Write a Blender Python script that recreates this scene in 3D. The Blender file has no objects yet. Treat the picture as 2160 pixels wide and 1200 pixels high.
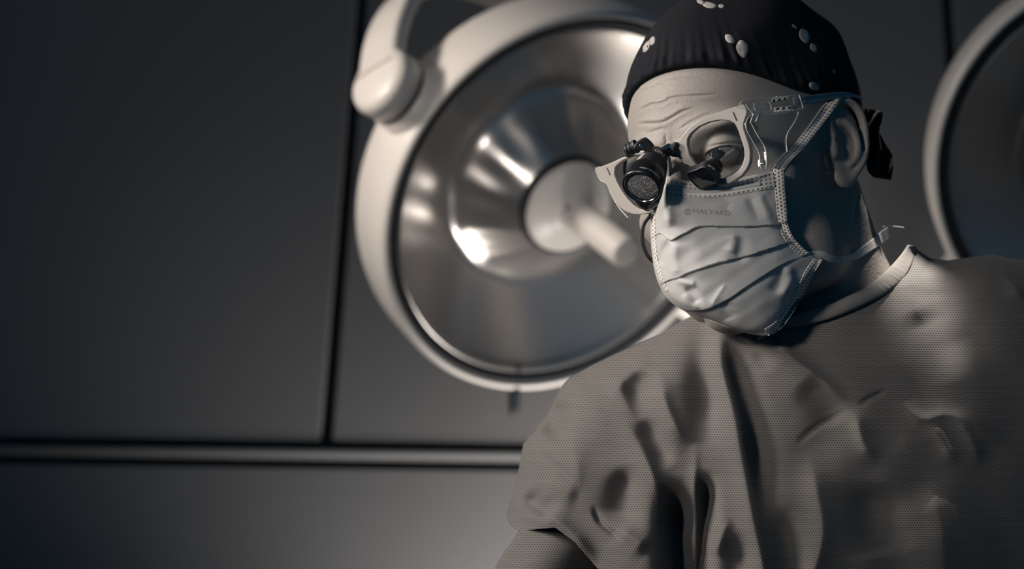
import bpy, bmesh, math, random
import numpy as np
from mathutils import Vector, Matrix
from mathutils.bvhtree import BVHTree

random.seed(4); np.random.seed(4)
SC = bpy.context.scene
COL = SC.collection

# ------------------------------------------------------------------ camera
FPX = 85.0 / 36.0 * 2160.0
PITCH, ROLL = math.radians(30), 0.04
CAM = np.array([0.0, 0.0, 0.78])
FWD = np.array([0, math.cos(PITCH), math.sin(PITCH)])
_u0 = np.array([0, -math.sin(PITCH), math.cos(PITCH)]); _r0 = np.array([1.0, 0, 0])
RGT = _r0 * math.cos(ROLL) + _u0 * math.sin(ROLL)
UPV = -_r0 * math.sin(ROLL) + _u0 * math.cos(ROLL)
cd = bpy.data.cameras.new('camera'); cam = bpy.data.objects.new('camera', cd); COL.objects.link(cam)
cam.matrix_world = Matrix(((RGT[0], UPV[0], -FWD[0], CAM[0]), (RGT[1], UPV[1], -FWD[1], CAM[1]),
                           (RGT[2], UPV[2], -FWD[2], CAM[2]), (0, 0, 0, 1)))
cd.lens = 85; cd.sensor_width = 36; cd.clip_start = 0.05
cd.dof.use_dof = True; cd.dof.focus_distance = 1.715; cd.dof.aperture_fstop = 5.6
SC.camera = cam

def cam2w(c):                       # camera coordinates (right, up, forward) in metres -> world
    c = np.asarray(c, float)
    return CAM + c[..., 0:1] * RGT + c[..., 1:2] * UPV + c[..., 2:3] * FWD
def cdir(x, y, z):                  # direction with z towards the camera
    v = x * RGT + y * UPV - z * FWD
    return v / np.linalg.norm(v)
D0 = 1.80
def P(px, py, z):                   # pixel + millimetres in front of the plane at 1.80 m
    px, py, z = np.broadcast_arrays(np.asarray(px, float), np.asarray(py, float), np.asarray(z, float))
    d = D0 - z / 1000.0
    return cam2w(np.stack([(px - 1080) / FPX * d, (600 - py) / FPX * d, d], -1))
def ray(px, py):
    v = cam2w(np.array([(px - 1080) / FPX, (600 - py) / FPX, 1.0])) - CAM
    return v / np.linalg.norm(v)
def plane_pt(px, py, p0, n):
    r = ray(px, py); return CAM + r * (np.dot(p0 - CAM, n) / np.dot(r, n))
def proj(w):
    w = np.asarray(w) - CAM
    d = w @ FWD
    return 1080 + (w @ RGT) / d * FPX, 600 - (w @ UPV) / d * FPX

# head frame: L = the person's left, U = up, F = forward (camera axes, z towards the camera)
Fh = np.array([-.60, .02, .80]); Fh /= np.linalg.norm(Fh)
Lh = np.array([.772, .279, .572]); Lh -= Fh * (Lh @ Fh); Lh /= np.linalg.norm(Lh)
Uh = np.cross(Fh, Lh)
HM = np.array([Lh, Uh, Fh])
HO = np.array([.1793, .0662])
def H(p):                           # head mm -> world
    q = np.asarray(p, float) @ HM / 1000.0
    return cam2w(np.stack([HO[0] + q[..., 0], HO[1] + q[..., 1], D0 - q[..., 2]], -1))
def Hinv(w):
    w = np.asarray(w) - CAM
    c = np.stack([(w @ RGT) - HO[0], (w @ UPV) - HO[1], D0 - (w @ FWD)], -1)
    return c @ HM.T * 1000.0
def hdir(l, u, f):
    v = np.array([l, u, f], float) @ HM
    return cdir(*v)

# ------------------------------------------------------------------ world, lights, exposure
SC.view_settings.view_transform = 'Standard'; SC.view_settings.look = 'None'
SC.view_settings.exposure = 0.0; SC.view_settings.gamma = 1.0
SC.view_settings.use_curve_mapping = False
w = bpy.data.worlds.new('world'); SC.world = w; w.use_nodes = True
bg = w.node_tree.nodes['Background']; bg.inputs[0].default_value = (0.07, 0.50, 0.98, 1); bg.inputs[1].default_value = 0.08

def spot(name, pos, target, power, color, angle, radius, blend=0.4):
    l = bpy.data.lights.new(name, 'SPOT'); l.energy = power; l.color = color
    l.spot_size = math.radians(angle); l.spot_blend = blend; l.shadow_soft_size = radius
    o = bpy.data.objects.new(name, l); COL.objects.link(o)
    o.location = pos; d = Vector(target) - Vector(pos)
    o.rotation_euler = d.to_track_quat('-Z', 'Y').to_euler()
    return o
def area(name, pos, target, power, color, sx, sy, spread=180):
    l = bpy.data.lights.new(name, 'AREA'); l.energy = power; l.color = color
    l.shape = 'RECTANGLE'; l.size = sx; l.size_y = sy; l.spread = math.radians(spread)
    o = bpy.data.objects.new(name, l); COL.objects.link(o)
    o.location = pos; d = Vector(target) - Vector(pos)
    o.rotation_euler = d.to_track_quat('-Z', 'Y').to_euler()
    return o
WARM = (1.0, 0.91, 0.83)
HEADW = H((0, 20, 60))
KEYP = HEADW + 1.7 * cdir(-.90, .38, .02)
spot('key_lamp', KEYP, P(1450, 560, 60), 158, WARM, 54, 0.30, 0.6)
# wash on the wall behind
spot('wall_wash', cam2w(np.array([.14, -.62, 2.62])), cam2w(np.array([.12, -.22, 3.2])), 36, (1, .95, .91), 114, 0.1, 1.0)
# unseen spot added to brighten the big lamp and the wall on the right
spot('lamp_fill', cam2w(np.array([-1.05, .62, 2.15])), cam2w(np.array([-.05, .10, 2.75])), 50, WARM, 29, 0.10, 0.6)
# unseen spots added only to put glints in the reflectors
for k, (lx, ly, lz) in enumerate(((-.78, .40, .35), (-.50, .62, .30), (-.92, .12, .55))):
    spot('glint_spot', cam2w(np.array([lx, ly, lz])), cam2w(np.array([.055, .09, 2.75])), (24, 16, 13)[k], WARM, 9.5, 0.05, 0.6)
spot('glint_spot', cam2w(np.array([.15, 1.0, 1.3])), cam2w(np.array([.56, .02, 2.62])), 14, WARM, 13, 0.08, 0.8)
# light from behind the head onto the collar
spot('rear_lamp', cam2w(np.array([.33, 1.10, 2.10])), P(1922, 590, 10), 240, WARM, 3.7, 0.015, 0.7)
# narrow unseen fill from the front left, added to brighten the mask
area('mask_fill', HEADW + 2.2 * cdir(-.62, .30, .70), P(1535, 590, 90), .155, (1, .91, .83), .3, .3, 10)

# ------------------------------------------------------------------ helpers
def tag(o, label=None, cat=None, group=None, kind=None):
    if label: o['label'] = label
    if cat: o['category'] = cat
    if group: o['group'] = group
    if kind: o['kind'] = kind
    return o
def empty(name, loc, label, cat, group=None):
    o = bpy.data.objects.new(name, None); COL.objects.link(o); o.location = Vector(loc)
    o.empty_display_size = 0.05
    return tag(o, label, cat, group)
def world_loc(o):
    v = Vector((0, 0, 0))
    while o is not None:
        v += o.location; o = o.parent
    return v
def mesh(name, verts, faces, mat=None, parent=None, uv=None, smooth=True, fix=False, origin=None):
    verts = np.asarray(verts, float)
    org = np.asarray(origin, float) if origin is not None else (verts.min(0) + verts.max(0)) / 2
    me = bpy.data.meshes.new(name)
    me.from_pydata((verts - org).tolist(), [], [tuple(int(i) for i in f) for f in faces])
    if uv is not None:
        uv = np.asarray(uv, float)
        lay = me.uv_layers.new(name='UVMap')
        li = np.zeros(len(me.loops), int); me.loops.foreach_get('vertex_index', li)
        lay.data.foreach_set('uv', uv[li].astype(np.float32).ravel())
    if fix:
        bm = bmesh.new(); bm.from_mesh(me); bmesh.ops.recalc_face_normals(bm, faces=bm.faces); bm.to_mesh(me); bm.free()
    if smooth:
        me.polygons.foreach_set('use_smooth', np.ones(len(me.polygons), bool))
    me.update()
    o = bpy.data.objects.new(name, me); COL.objects.link(o)
    if mat: me.materials.append(mat)
    if parent is not None:
        o.parent = parent; o.location = Vector(org) - world_loc(parent)
    else:
        o.location = Vector(org)
    return o
def bevel(o, w=0.0006, seg=2, ang=35):
    m = o.modifiers.new('bevel', 'BEVEL'); m.width = w; m.segments = seg; m.limit_method = 'ANGLE'; m.angle_limit = math.radians(ang)
    return o
def cr(pts, n):                     # Catmull-Rom through points, n samples by chord length
    p = np.asarray(pts, float)
    q = np.vstack([2 * p[0] - p[1], p, 2 * p[-1] - p[-2]])
    seg = np.linalg.norm(np.diff(p, axis=0), axis=1); s = np.r_[0, np.cumsum(seg)]
    t = np.linspace(0, s[-1], n)
    i = np.clip(np.searchsorted(s, t, 'right') - 1, 0, len(p) - 2)
    u = ((t - s[i]) / np.maximum(seg[i], 1e-9))[:, None]
    a, b, c, d = q[i], q[i + 1], q[i + 2], q[i + 3]
    return .5 * (2 * b + (c - a) * u + (2 * a - 5 * b + 4 * c - d) * u * u + (3 * b - a - 3 * c + d) * u ** 3)
def lin(pts, n):
    p = np.asarray(pts, float)
    s = np.r_[0, np.cumsum(np.linalg.norm(np.diff(p, axis=0), axis=1))]
    t = np.linspace(0, s[-1], n)
    return np.stack([np.interp(t, s, p[:, k]) for k in range(p.shape[1])], -1)
def frames(pts):
    p = np.asarray(pts, float); t = np.gradient(p, axis=0); t /= np.linalg.norm(t, axis=1)[:, None]
    n = np.cross(t[0], [0.3, 0.2, 0.9]); n /= np.linalg.norm(n); N = []
    for k in range(len(p)):
        n = n - t[k] * (n @ t[k]); n /= np.linalg.norm(n); N.append(n.copy())
    N = np.array(N); return t, N, np.cross(t, N)
def tube(pts, r, seg=12):
    p = np.asarray(pts, float); r = np.broadcast_to(np.asarray(r, float), (len(p),))
    t, n, b = frames(p); a = np.linspace(0, 2 * np.pi, seg, endpoint=False)
    V = (p[:, None] + r[:, None, None] * (np.cos(a)[None, :, None] * n[:, None] + np.sin(a)[None, :, None] * b[:, None])).reshape(-1, 3)
    Fc = [(k * seg + j, k * seg + (j + 1) % seg, (k + 1) * seg + (j + 1) % seg, (k + 1) * seg + j) for k in range(len(p) - 1) for j in range(seg)]
    Fc += [tuple(range(seg))[::-1], tuple((len(p) - 1) * seg + j for j in range(seg))]
    return V, Fc
def basis(ax):
    ax = np.asarray(ax, float) / np.linalg.norm(ax)
    n = np.cross(ax, [0.13, 0.27, 0.95]); n /= np.linalg.norm(n)
    return ax, n, np.cross(ax, n)
def lathe(o, ax, prof, seg=64):     # profile of (t along the axis, radius)
    ax, n, b = basis(ax); a = np.linspace(0, 2 * np.pi, seg, endpoint=False)
    V = []; F_ = []
    for t, r in prof:
        V.append(np.asarray(o) + ax * t + max(r, 1e-5) * (np.cos(a)[:, None] * n + np.sin(a)[:, None] * b))
    V = np.concatenate(V)
    for k in range(len(prof) - 1):
        for j in range(seg):
            F_.append((k * seg + j, k * seg + (j + 1) % seg, (k + 1) * seg + (j + 1) % seg, (k + 1) * seg + j))
    return V, F_
def grid_faces(nr, nc, off=0):
    return [(off + r * nc + c, off + r * nc + c + 1, off + (r + 1) * nc + c + 1, off + (r + 1) * nc + c) for r in range(nr - 1) for c in range(nc - 1)]
def merge(parts):
    V, F_, k = [], [], 0
    for v, f in parts:
        V.append(np.asarray(v)); F_ += [tuple(i + k for i in q) for q in f]; k += len(v)
    return np.concatenate(V), F_
def slab(front, back, faces, nr, nc):   # closed thin sheet from a front and a back grid
    n = nr * nc
    F_ = list(faces) + [tuple(i + n for i in f[::-1]) for f in faces]
    rim = [c for c in range(nc)] + [r * nc + nc - 1 for r in range(1, nr)] + [(nr - 1) * nc + c for c in range(nc - 2, -1, -1)] + [r * nc for r in range(nr - 2, 0, -1)]
    for a, b in zip(rim, rim[1:] + rim[:1]):
        F_.append((b, a, a + n, b + n))
    return np.concatenate([front, back]), F_
def box(c, ax, ay, az, sx, sy, sz):
    c = np.asarray(c, float)
    V = [c + ax * sx * i / 2 + ay * sy * j / 2 + az * sz * k / 2 for i in (-1, 1) for j in (-1, 1) for k in (-1, 1)]
    return np.array(V), [(0, 1, 3, 2), (4, 6, 7, 5), (0, 4, 5, 1), (2, 3, 7, 6), (0, 2, 6, 4), (1, 5, 7, 3)]
def prism(front, back):
    n = len(front)
    return np.concatenate([front, back]), [tuple(range(n)), tuple(range(2 * n - 1, n - 1, -1))] + [((j + 1) % n, j, j + n, (j + 1) % n + n) for j in range(n)]
def radial(poly, c, n, a0=0.0):     # resample a star-shaped outline by angle
    poly = np.asarray(poly, float); c = np.asarray(c, float); out = []
    A = poly - c; B = np.roll(A, -1, 0)
    for a in a0 + np.linspace(0, 2 * np.pi, n, endpoint=False):
        d = np.array([math.cos(a), math.sin(a)]); best = 0
        for p, q in zip(A, B):
            e = q - p; den = d[0] * e[1] - d[1] * e[0]
            if abs(den) < 1e-12: continue
            t = (p[0] * e[1] - p[1] * e[0]) / den; s = (p[0] * d[1] - p[1] * d[0]) / den
            if t > 0 and -1e-6 <= s <= 1 + 1e-6: best = max(best, t)
        out.append(c + d * best)
    return np.array(out)
def closed_cr(pts, n):
    p = np.asarray(pts, float); q = np.vstack([p[-2:], p, p[:3]])
    c = cr(q, n * 3); s = np.linspace(0, 1, n * 3)
    seg = np.r_[0, np.cumsum(np.linalg.norm(np.diff(q, axis=0), axis=1))]
    a, b = seg[2] / seg[-1], seg[len(p) + 2] / seg[-1]
    t = np.linspace(a, b, n, endpoint=False)
    return np.stack([np.interp(t, s, c[:, k]) for k in range(p.shape[1])], -1)
def bvh_of(o):
    m = o.matrix_world if o.parent is None else None
    off = np.array(world_loc(o)); v = np.zeros(len(o.data.vertices) * 3, np.float32); o.data.vertices.foreach_get('co', v)
    return BVHTree.FromPolygons([tuple(x) for x in v.reshape(-1, 3).astype(float) + off], [tuple(p.vertices) for p in o.data.polygons])
def hit(trees, px, py):
    r = ray(px, py); best = None
    for t in trees:
        h = t.ray_cast(Vector(CAM), Vector(r))
        if h[0] is not None and (best is None or h[3] < best): best = h[3]
    return None if best is None else D0 * 1000 - best * float(r @ FWD) * 1000    # as z in mm

# ------------------------------------------------------------------ materials
def new_mat(name):
    m = bpy.data.materials.new(name); m.use_nodes = True
    return m, m.node_tree.nodes, m.node_tree.links, m.node_tree.nodes['Principled BSDF']
def simple(name, col, rough=.5, metal=0, spec=.5, bump=None, trans=0, coat=0, var=0.0, sss=0, srad=.005):
    m, N, Lk, b = new_mat(name)
    b.inputs['Base Color'].default_value = (*col, 1); b.inputs['Roughness'].default_value = rough
    b.inputs['Metallic'].default_value = metal; b.inputs['Specular IOR Level'].default_value = spec
    b.inputs['Transmission Weight'].default_value = trans; b.inputs['Coat Weight'].default_value = coat
    if sss:
        b.inputs['Subsurface Weight'].default_value = sss; b.inputs['Subsurface Radius'].default_value = (srad, srad * .8, srad * .7); b.inputs['Subsurface Scale'].default_value = 1
    tc = N.new('ShaderNodeTexCoord')
    if bump:
        prev = None
        for sc, dist, st in bump:
            n = N.new('ShaderNodeTexNoise'); n.inputs['Scale'].default_value = sc; n.inputs['Detail'].default_value = 4
            Lk.new(tc.outputs['Object'], n.inputs['Vector'])
            bp = N.new('ShaderNodeBump'); bp.inputs['Distance'].default_value = dist; bp.inputs['Strength'].default_value = st
            Lk.new(n.outputs[0], bp.inputs['Height'])
            if prev: Lk.new(prev.outputs[0], bp.inputs['Normal'])
            prev = bp
        Lk.new(prev.outputs[0], b.inputs['Normal'])
    if var:
        n = N.new('ShaderNodeTexNoise'); n.inputs['Scale'].default_value = 60; n.inputs['Detail'].default_value = 6
        Lk.new(tc.outputs['Object'], n.inputs['Vector'])
        r = N.new('ShaderNodeMapRange'); r.inputs[3].default_value = 1 - var; r.inputs[4].default_value = 1 + var
        Lk.new(n.outputs[0], r.inputs[0])
        mx = N.new('ShaderNodeVectorMath'); mx.operation = 'SCALE'; mx.inputs[0].default_value = col
        Lk.new(r.outputs[0], mx.inputs['Scale']); Lk.new(mx.outputs[0], b.inputs['Base Color'])
    return m
def clear(name, tint=(.93, .95, .96), gloss=1.0, rough=.03, base=0.0):   # thin clear plastic: see-through with a mirror sheen
    m, N, Lk, b = new_mat(name); N.remove(b)
    out = [n for n in N if n.type == 'OUTPUT_MATERIAL'][0]
    t = N.new('ShaderNodeBsdfTransparent'); t.inputs[0].default_value = (*tint, 1)
    g = N.new('ShaderNodeBsdfGlossy'); g.inputs['Roughness'].default_value = rough; g.inputs[0].default_value = (gloss, gloss, gloss, 1)
    lw = N.new('ShaderNodeLayerWeight'); lw.inputs[0].default_value = .5
    fr = N.new('ShaderNodeMath'); fr.operation = 'MULTIPLY_ADD'; fr.inputs[1].default_value = .6; fr.inputs[2].default_value = .035
    pw = mth(N, Lk, 'POWER', lw.outputs['Facing'], 5.0); Lk.new(pw, fr.inputs[0])
    mx = N.new('ShaderNodeMixShader'); Lk.new(fr.outputs[0], mx.inputs[0]); Lk.new(t.outputs[0], mx.inputs[1]); Lk.new(g.outputs[0], mx.inputs[2])
    last = mx
    if base:
        d = N.new('ShaderNodeBsdfDiffuse'); d.inputs[0].default_value = (.75, .75, .74, 1)
        m2 = N.new('ShaderNodeMixShader'); m2.inputs[0].default_value = base
        Lk.new(mx.outputs[0], m2.inputs[1]); Lk.new(d.outputs[0], m2.inputs[2]); last = m2
    Lk.new(last.outputs[0], out.inputs[0]); return m
def mth(N, Lk, op, a, b=None, c=None):
    n = N.new('ShaderNodeMath'); n.operation = op
    for k, v in enumerate((a, b, c)):
        if v is None: continue
        if isinstance(v, (int, float)): n.inputs[k].default_value = v
        else: Lk.new(v, n.inputs[k])
    return n.outputs[0]
def dotted(name, col, rad=.26, stagger=True, dark=.25, trans=.25):   # welded non-woven cloth, rows of pressed points in UV cells
    m, N, Lk, b = new_mat(name)
    uv = N.new('ShaderNodeUVMap'); s = N.new('ShaderNodeSeparateXYZ'); Lk.new(uv.outputs[0], s.inputs[0])
    v = mth(N, Lk, 'FRACT', s.outputs[1]); u0 = s.outputs[0]
    if stagger:
        u0 = mth(N, Lk, 'ADD', u0, mth(N, Lk, 'MULTIPLY', mth(N, Lk, 'FLOOR', s.outputs[1]), .5))
    u = mth(N, Lk, 'FRACT', u0)
    du = mth(N, Lk, 'SUBTRACT', u, .5); dv = mth(N, Lk, 'SUBTRACT', v, .5)
    r = mth(N, Lk, 'SQRT', mth(N, Lk, 'ADD', mth(N, Lk, 'MULTIPLY', du, du), mth(N, Lk, 'MULTIPLY', dv, dv)))
    mr = N.new('ShaderNodeMapRange'); mr.interpolation_type = 'SMOOTHSTEP'
    mr.inputs[1].default_value = rad - .10; mr.inputs[2].default_value = rad + .08; Lk.new(r, mr.inputs[0])
    mix = N.new('ShaderNodeMix'); mix.data_type = 'RGBA'; mix.inputs[6].default_value = (*[c * dark for c in col], 1); mix.inputs[7].default_value = (*col, 1)
    Lk.new(mr.outputs[0], mix.inputs[0]); Lk.new(mix.outputs[2], b.inputs['Base Color'])
    bp = N.new('ShaderNodeBump'); bp.inputs['Distance'].default_value = .0008; bp.inputs['Strength'].default_value = .9
    Lk.new(mr.outputs[0], bp.inputs['Height']); Lk.new(bp.outputs[0], b.inputs['Normal'])
    b.inputs['Roughness'].default_value = .75; b.inputs['Specular IOR Level'].default_value = .2
    return m
def weave(name, col, pitch=.0019, depth=.00012, contrast=.55, rough=.8):
    m, N, Lk, b = new_mat(name)
    uv = N.new('ShaderNodeUVMap'); s = N.new('ShaderNodeSeparateXYZ')
    nz = N.new('ShaderNodeTexNoise'); nz.inputs['Scale'].default_value = 14; nz.inputs['Detail'].default_value = 2
    Lk.new(uv.outputs[0], nz.inputs['Vector'])
    wob = N.new('ShaderNodeVectorMath'); wob.operation = 'MULTIPLY_ADD'; wob.inputs[1].default_value = (.004, .004, 0)
    Lk.new(nz.outputs['Color'], wob.inputs[0]); Lk.new(uv.outputs[0], wob.inputs[2]); Lk.new(wob.outputs[0], s.inputs[0])
    # open mesh: small holes in staggered rows
    v = mth(N, Lk, 'MULTIPLY', s.outputs[1], 1 / (pitch * .87)); row = mth(N, Lk, 'FLOOR', v)
    u = mth(N, Lk, 'MULTIPLY_ADD', s.outputs[0], 1 / pitch, mth(N, Lk, 'MULTIPLY', row, .5))
    du = mth(N, Lk, 'SUBTRACT', mth(N, Lk, 'FRACT', u), .5); dv = mth(N, Lk, 'SUBTRACT', mth(N, Lk, 'FRACT', v), .5)
    rr = mth(N, Lk, 'SQRT', mth(N, Lk, 'ADD', mth(N, Lk, 'MULTIPLY', du, du), mth(N, Lk, 'MULTIPLY', dv, dv)))
    sm = N.new('ShaderNodeMapRange'); sm.interpolation_type = 'SMOOTHSTEP'; sm.inputs[1].default_value = .12; sm.inputs[2].default_value = .48; Lk.new(rr, sm.inputs[0]); h = sm.outputs[0]
    bp = N.new('ShaderNodeBump'); bp.inputs['Distance'].default_value = depth; bp.inputs['Strength'].default_value = 1
    Lk.new(h, bp.inputs['Height'])
    n2 = N.new('ShaderNodeTexNoise'); n2.inputs['Scale'].default_value = 9; n2.inputs['Detail'].default_value = 5
    Lk.new(uv.outputs[0], n2.inputs['Vector'])
    bp2 = N.new('ShaderNodeBump'); bp2.inputs['Distance'].default_value = .006; bp2.inputs['Strength'].default_value = .22
    Lk.new(n2.outputs[0], bp2.inputs['Height']); Lk.new(bp2.outputs[0], bp.inputs['Normal'])
    Lk.new(bp.outputs[0], b.inputs['Normal'])
    mix = N.new('ShaderNodeMix'); mix.data_type = 'RGBA'
    mix.inputs[6].default_value = (*[x * (1 - contrast) for x in col], 1); mix.inputs[7].default_value = (*[x * (1 + contrast * .6) for x in col], 1)
    Lk.new(h, mix.inputs[0]); Lk.new(mix.outputs[2], b.inputs['Base Color'])
    b.inputs['Roughness'].default_value = rough; b.inputs['Specular IOR Level'].default_value = .15
    b.inputs['Sheen Weight'].default_value = .1
    return m

M = {}
M['skin'] = simple('skin', (.315, .285, .26), .48, spec=.42, bump=[(420, .0008, .6), (1500, .0004, .6)], var=.08, sss=.12)
M['cap'] = simple('cap_cotton', (.015, .0165, .020), .9, spec=.1, bump=[(35, .006, .35), (2200, .0004, .6)])
M['cap_print'] = simple('cap_print', (.42, .40, .38), .85, spec=.1)
M['mask'] = simple('mask_nonwoven', (.88, .815, .75), .7, spec=.2, bump=[(60, .0015, .25), (900, .0004, .5)], var=.04, sss=.6, srad=.02)
M['mask_dots'] = dotted('mask_binding_cloth', (.72, .68, .64))
M['mask_edge'] = dotted('mask_edge_cloth', (.72, .68, .64), rad=.20, stagger=False)
M['mask_ink'] = simple('mask_ink', (.36, .35, .34), .8, spec=.1)
M['tie'] = weave('tie_cloth', (.82, .78, .74), pitch=.02, depth=.0005, contrast=.25)
M['gown'] = weave('gown_cloth', (.125, .118, .111))
M['binding'] = weave('neck_binding_cloth', (.31, .29, .27), pitch=.012, depth=.0005, contrast=.25)
M['white_plastic'] = simple('white_plastic', (.40, .37, .34), .38, spec=.5)
M['clear'] = clear('clear_plastic', base=.03)
M['clear_rib'] = clear('clear_plastic_rib', base=.16)
M['clear_edge'] = simple('clear_plastic_edge', (.75, .72, .69), .15, spec=.8)
M['lens'] = clear('spectacle_lens', (.80, .82, .83))
M['temple'] = simple('grey_rubber', (.30, .31, .32), .6)
M['black'] = simple('black_anodised_metal', (.010, .011, .013), .30, spec=.6)
M['black_matt'] = simple('black_matt_plastic', (.018, .019, .022), .5, spec=.45)
M['loupe_grey'] = simple('worn_black_metal', (.05, .05, .05), .45, metal=.3)
M['dark_glass'] = simple('dark_coated_glass', (.012, .014, .018), .06, spec=.9, coat=1)
M['steel'] = simple('polished_steel', (.7, .68, .66), .15, metal=1)
M['print'] = simple('white_print', (.65, .63, .60), .6)
M['lamp_white'] = simple('lamp_white_paint', (.80, .74, .68), .35, spec=.5)
M['gasket'] = simple('dark_rubber_seal', (.02, .022, .026), .6)
M['eye_white'] = simple('eye_white', (.36, .35, .34), .12, spec=.6)
M['hair'] = simple('short_hair', (.08, .07, .065), .6)

# ------------------------------------------------------------------ the room
def wallmat():
    m, N, Lk, b = new_mat('wall_panel_paint')
    tc = N.new('ShaderNodeTexCoord')
    n = N.new('ShaderNodeTexNoise'); n.inputs['Scale'].default_value = 1.3; n.inputs['Detail'].default_value = 3
    Lk.new(tc.outputs['Object'], n.inputs['Vector'])
    r = N.new('ShaderNodeValToRGB'); r.color_ramp.elements[0].color = (.145, .15, .155, 1); r.color_ramp.elements[1].color = (.185, .178, .172, 1)
    Lk.new(n.outputs[0], r.inputs[0]); Lk.new(r.outputs[0], b.inputs['Base Color'])
    b.inputs['Roughness'].default_value = .55; b.inputs['Specular IOR Level'].default_value = .3
    return m
M['wall'] = wallmat()
M['groove'] = simple('dark_joint', (.05, .054, .06), .7)
M['rail'] = simple('wall_rail', (.13, .13, .13), .6)
M['floor'] = simple('floor_vinyl', (.20, .20, .20), .5)
M['ceiling'] = simple('ceiling_paint', (.35, .35, .35), .8)
DW = 3.25
WP0 = cam2w(np.array([0, 0, DW])); YAW = math.radians(3.4)
WH = np.array([math.cos(YAW), -math.sin(YAW), 0]); WN = np.array([-math.sin(YAW), -math.cos(YAW), 0]); WZ = np.array([0, 0, 1.0])
def wall_uv(px, py):
    p = plane_pt(px, py, WP0, WN); return float((p - WP0) @ WH), float(p[2])
def wpt(h, z, n=0.0):
    q = WP0 + WH * h + WN * n; return np.array([q[0], q[1], z])
CEIL = 3.25
s1, _ = wall_uv(724, 470); s2, _ = wall_uv(2006, 100)
zr_top = wall_uv(900, 932)[1]; zr_bot = wall_uv(900, 988)[1]; zr_a = wall_uv(900, 953)[1]; zr_b = wall_uv(900, 967)[1]
parts = [box(wpt(.4, CEIL / 2, -.045), WH, WZ, WN, 6.4, CEIL, .05)]
pw = s2 - s1; g = .0075
edges = [s1 + pw * k for k in (-2, -1, 0, 1, 2)]
wb = mesh('wall_back', *parts[0], M['groove'], smooth=False); tag(wb, kind='structure')
pan = []
for a, b in zip(edges[:-1], edges[1:]):
    pan.append(box(wpt((a + b) / 2, (zr_top + CEIL - .002) / 2, -.010), WH, WZ, WN, b - a - 2 * g, CEIL - .002 - zr_top, .018))
pan.append(box(wpt((edges[0] + edges[-1]) / 2, (.002 + zr_bot) / 2, -.010), WH, WZ, WN, edges[-1] - edges[0], zr_bot - .002, .018))
o = mesh('trim_1', *merge(pan), M['wall'], smooth=False); tag(bevel(o, .003, 2), kind='structure')
o = mesh('trim_2', *box(wpt(.4, (zr_a + zr_b) / 2, -.006), WH, WZ, WN, 6.2, abs(zr_a - zr_b), .026), M['rail'], smooth=False); tag(bevel(o, .003, 2), kind='structure')
o = mesh('floor', *box((0.3, 1.3, -.02), np.array([1, 0, 0]), np.array([0, 1, 0]), WZ, 6.4, 4.2, .04), M['floor'], smooth=False); tag(o, kind='structure')
o = mesh('ceiling', *box((0.3, 1.3, CEIL + .02), np.array([1, 0, 0]), np.array([0, 1, 0]), WZ, 6.4, 4.2, .04), M['ceiling'], smooth=False); tag(o, kind='structure')

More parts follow.
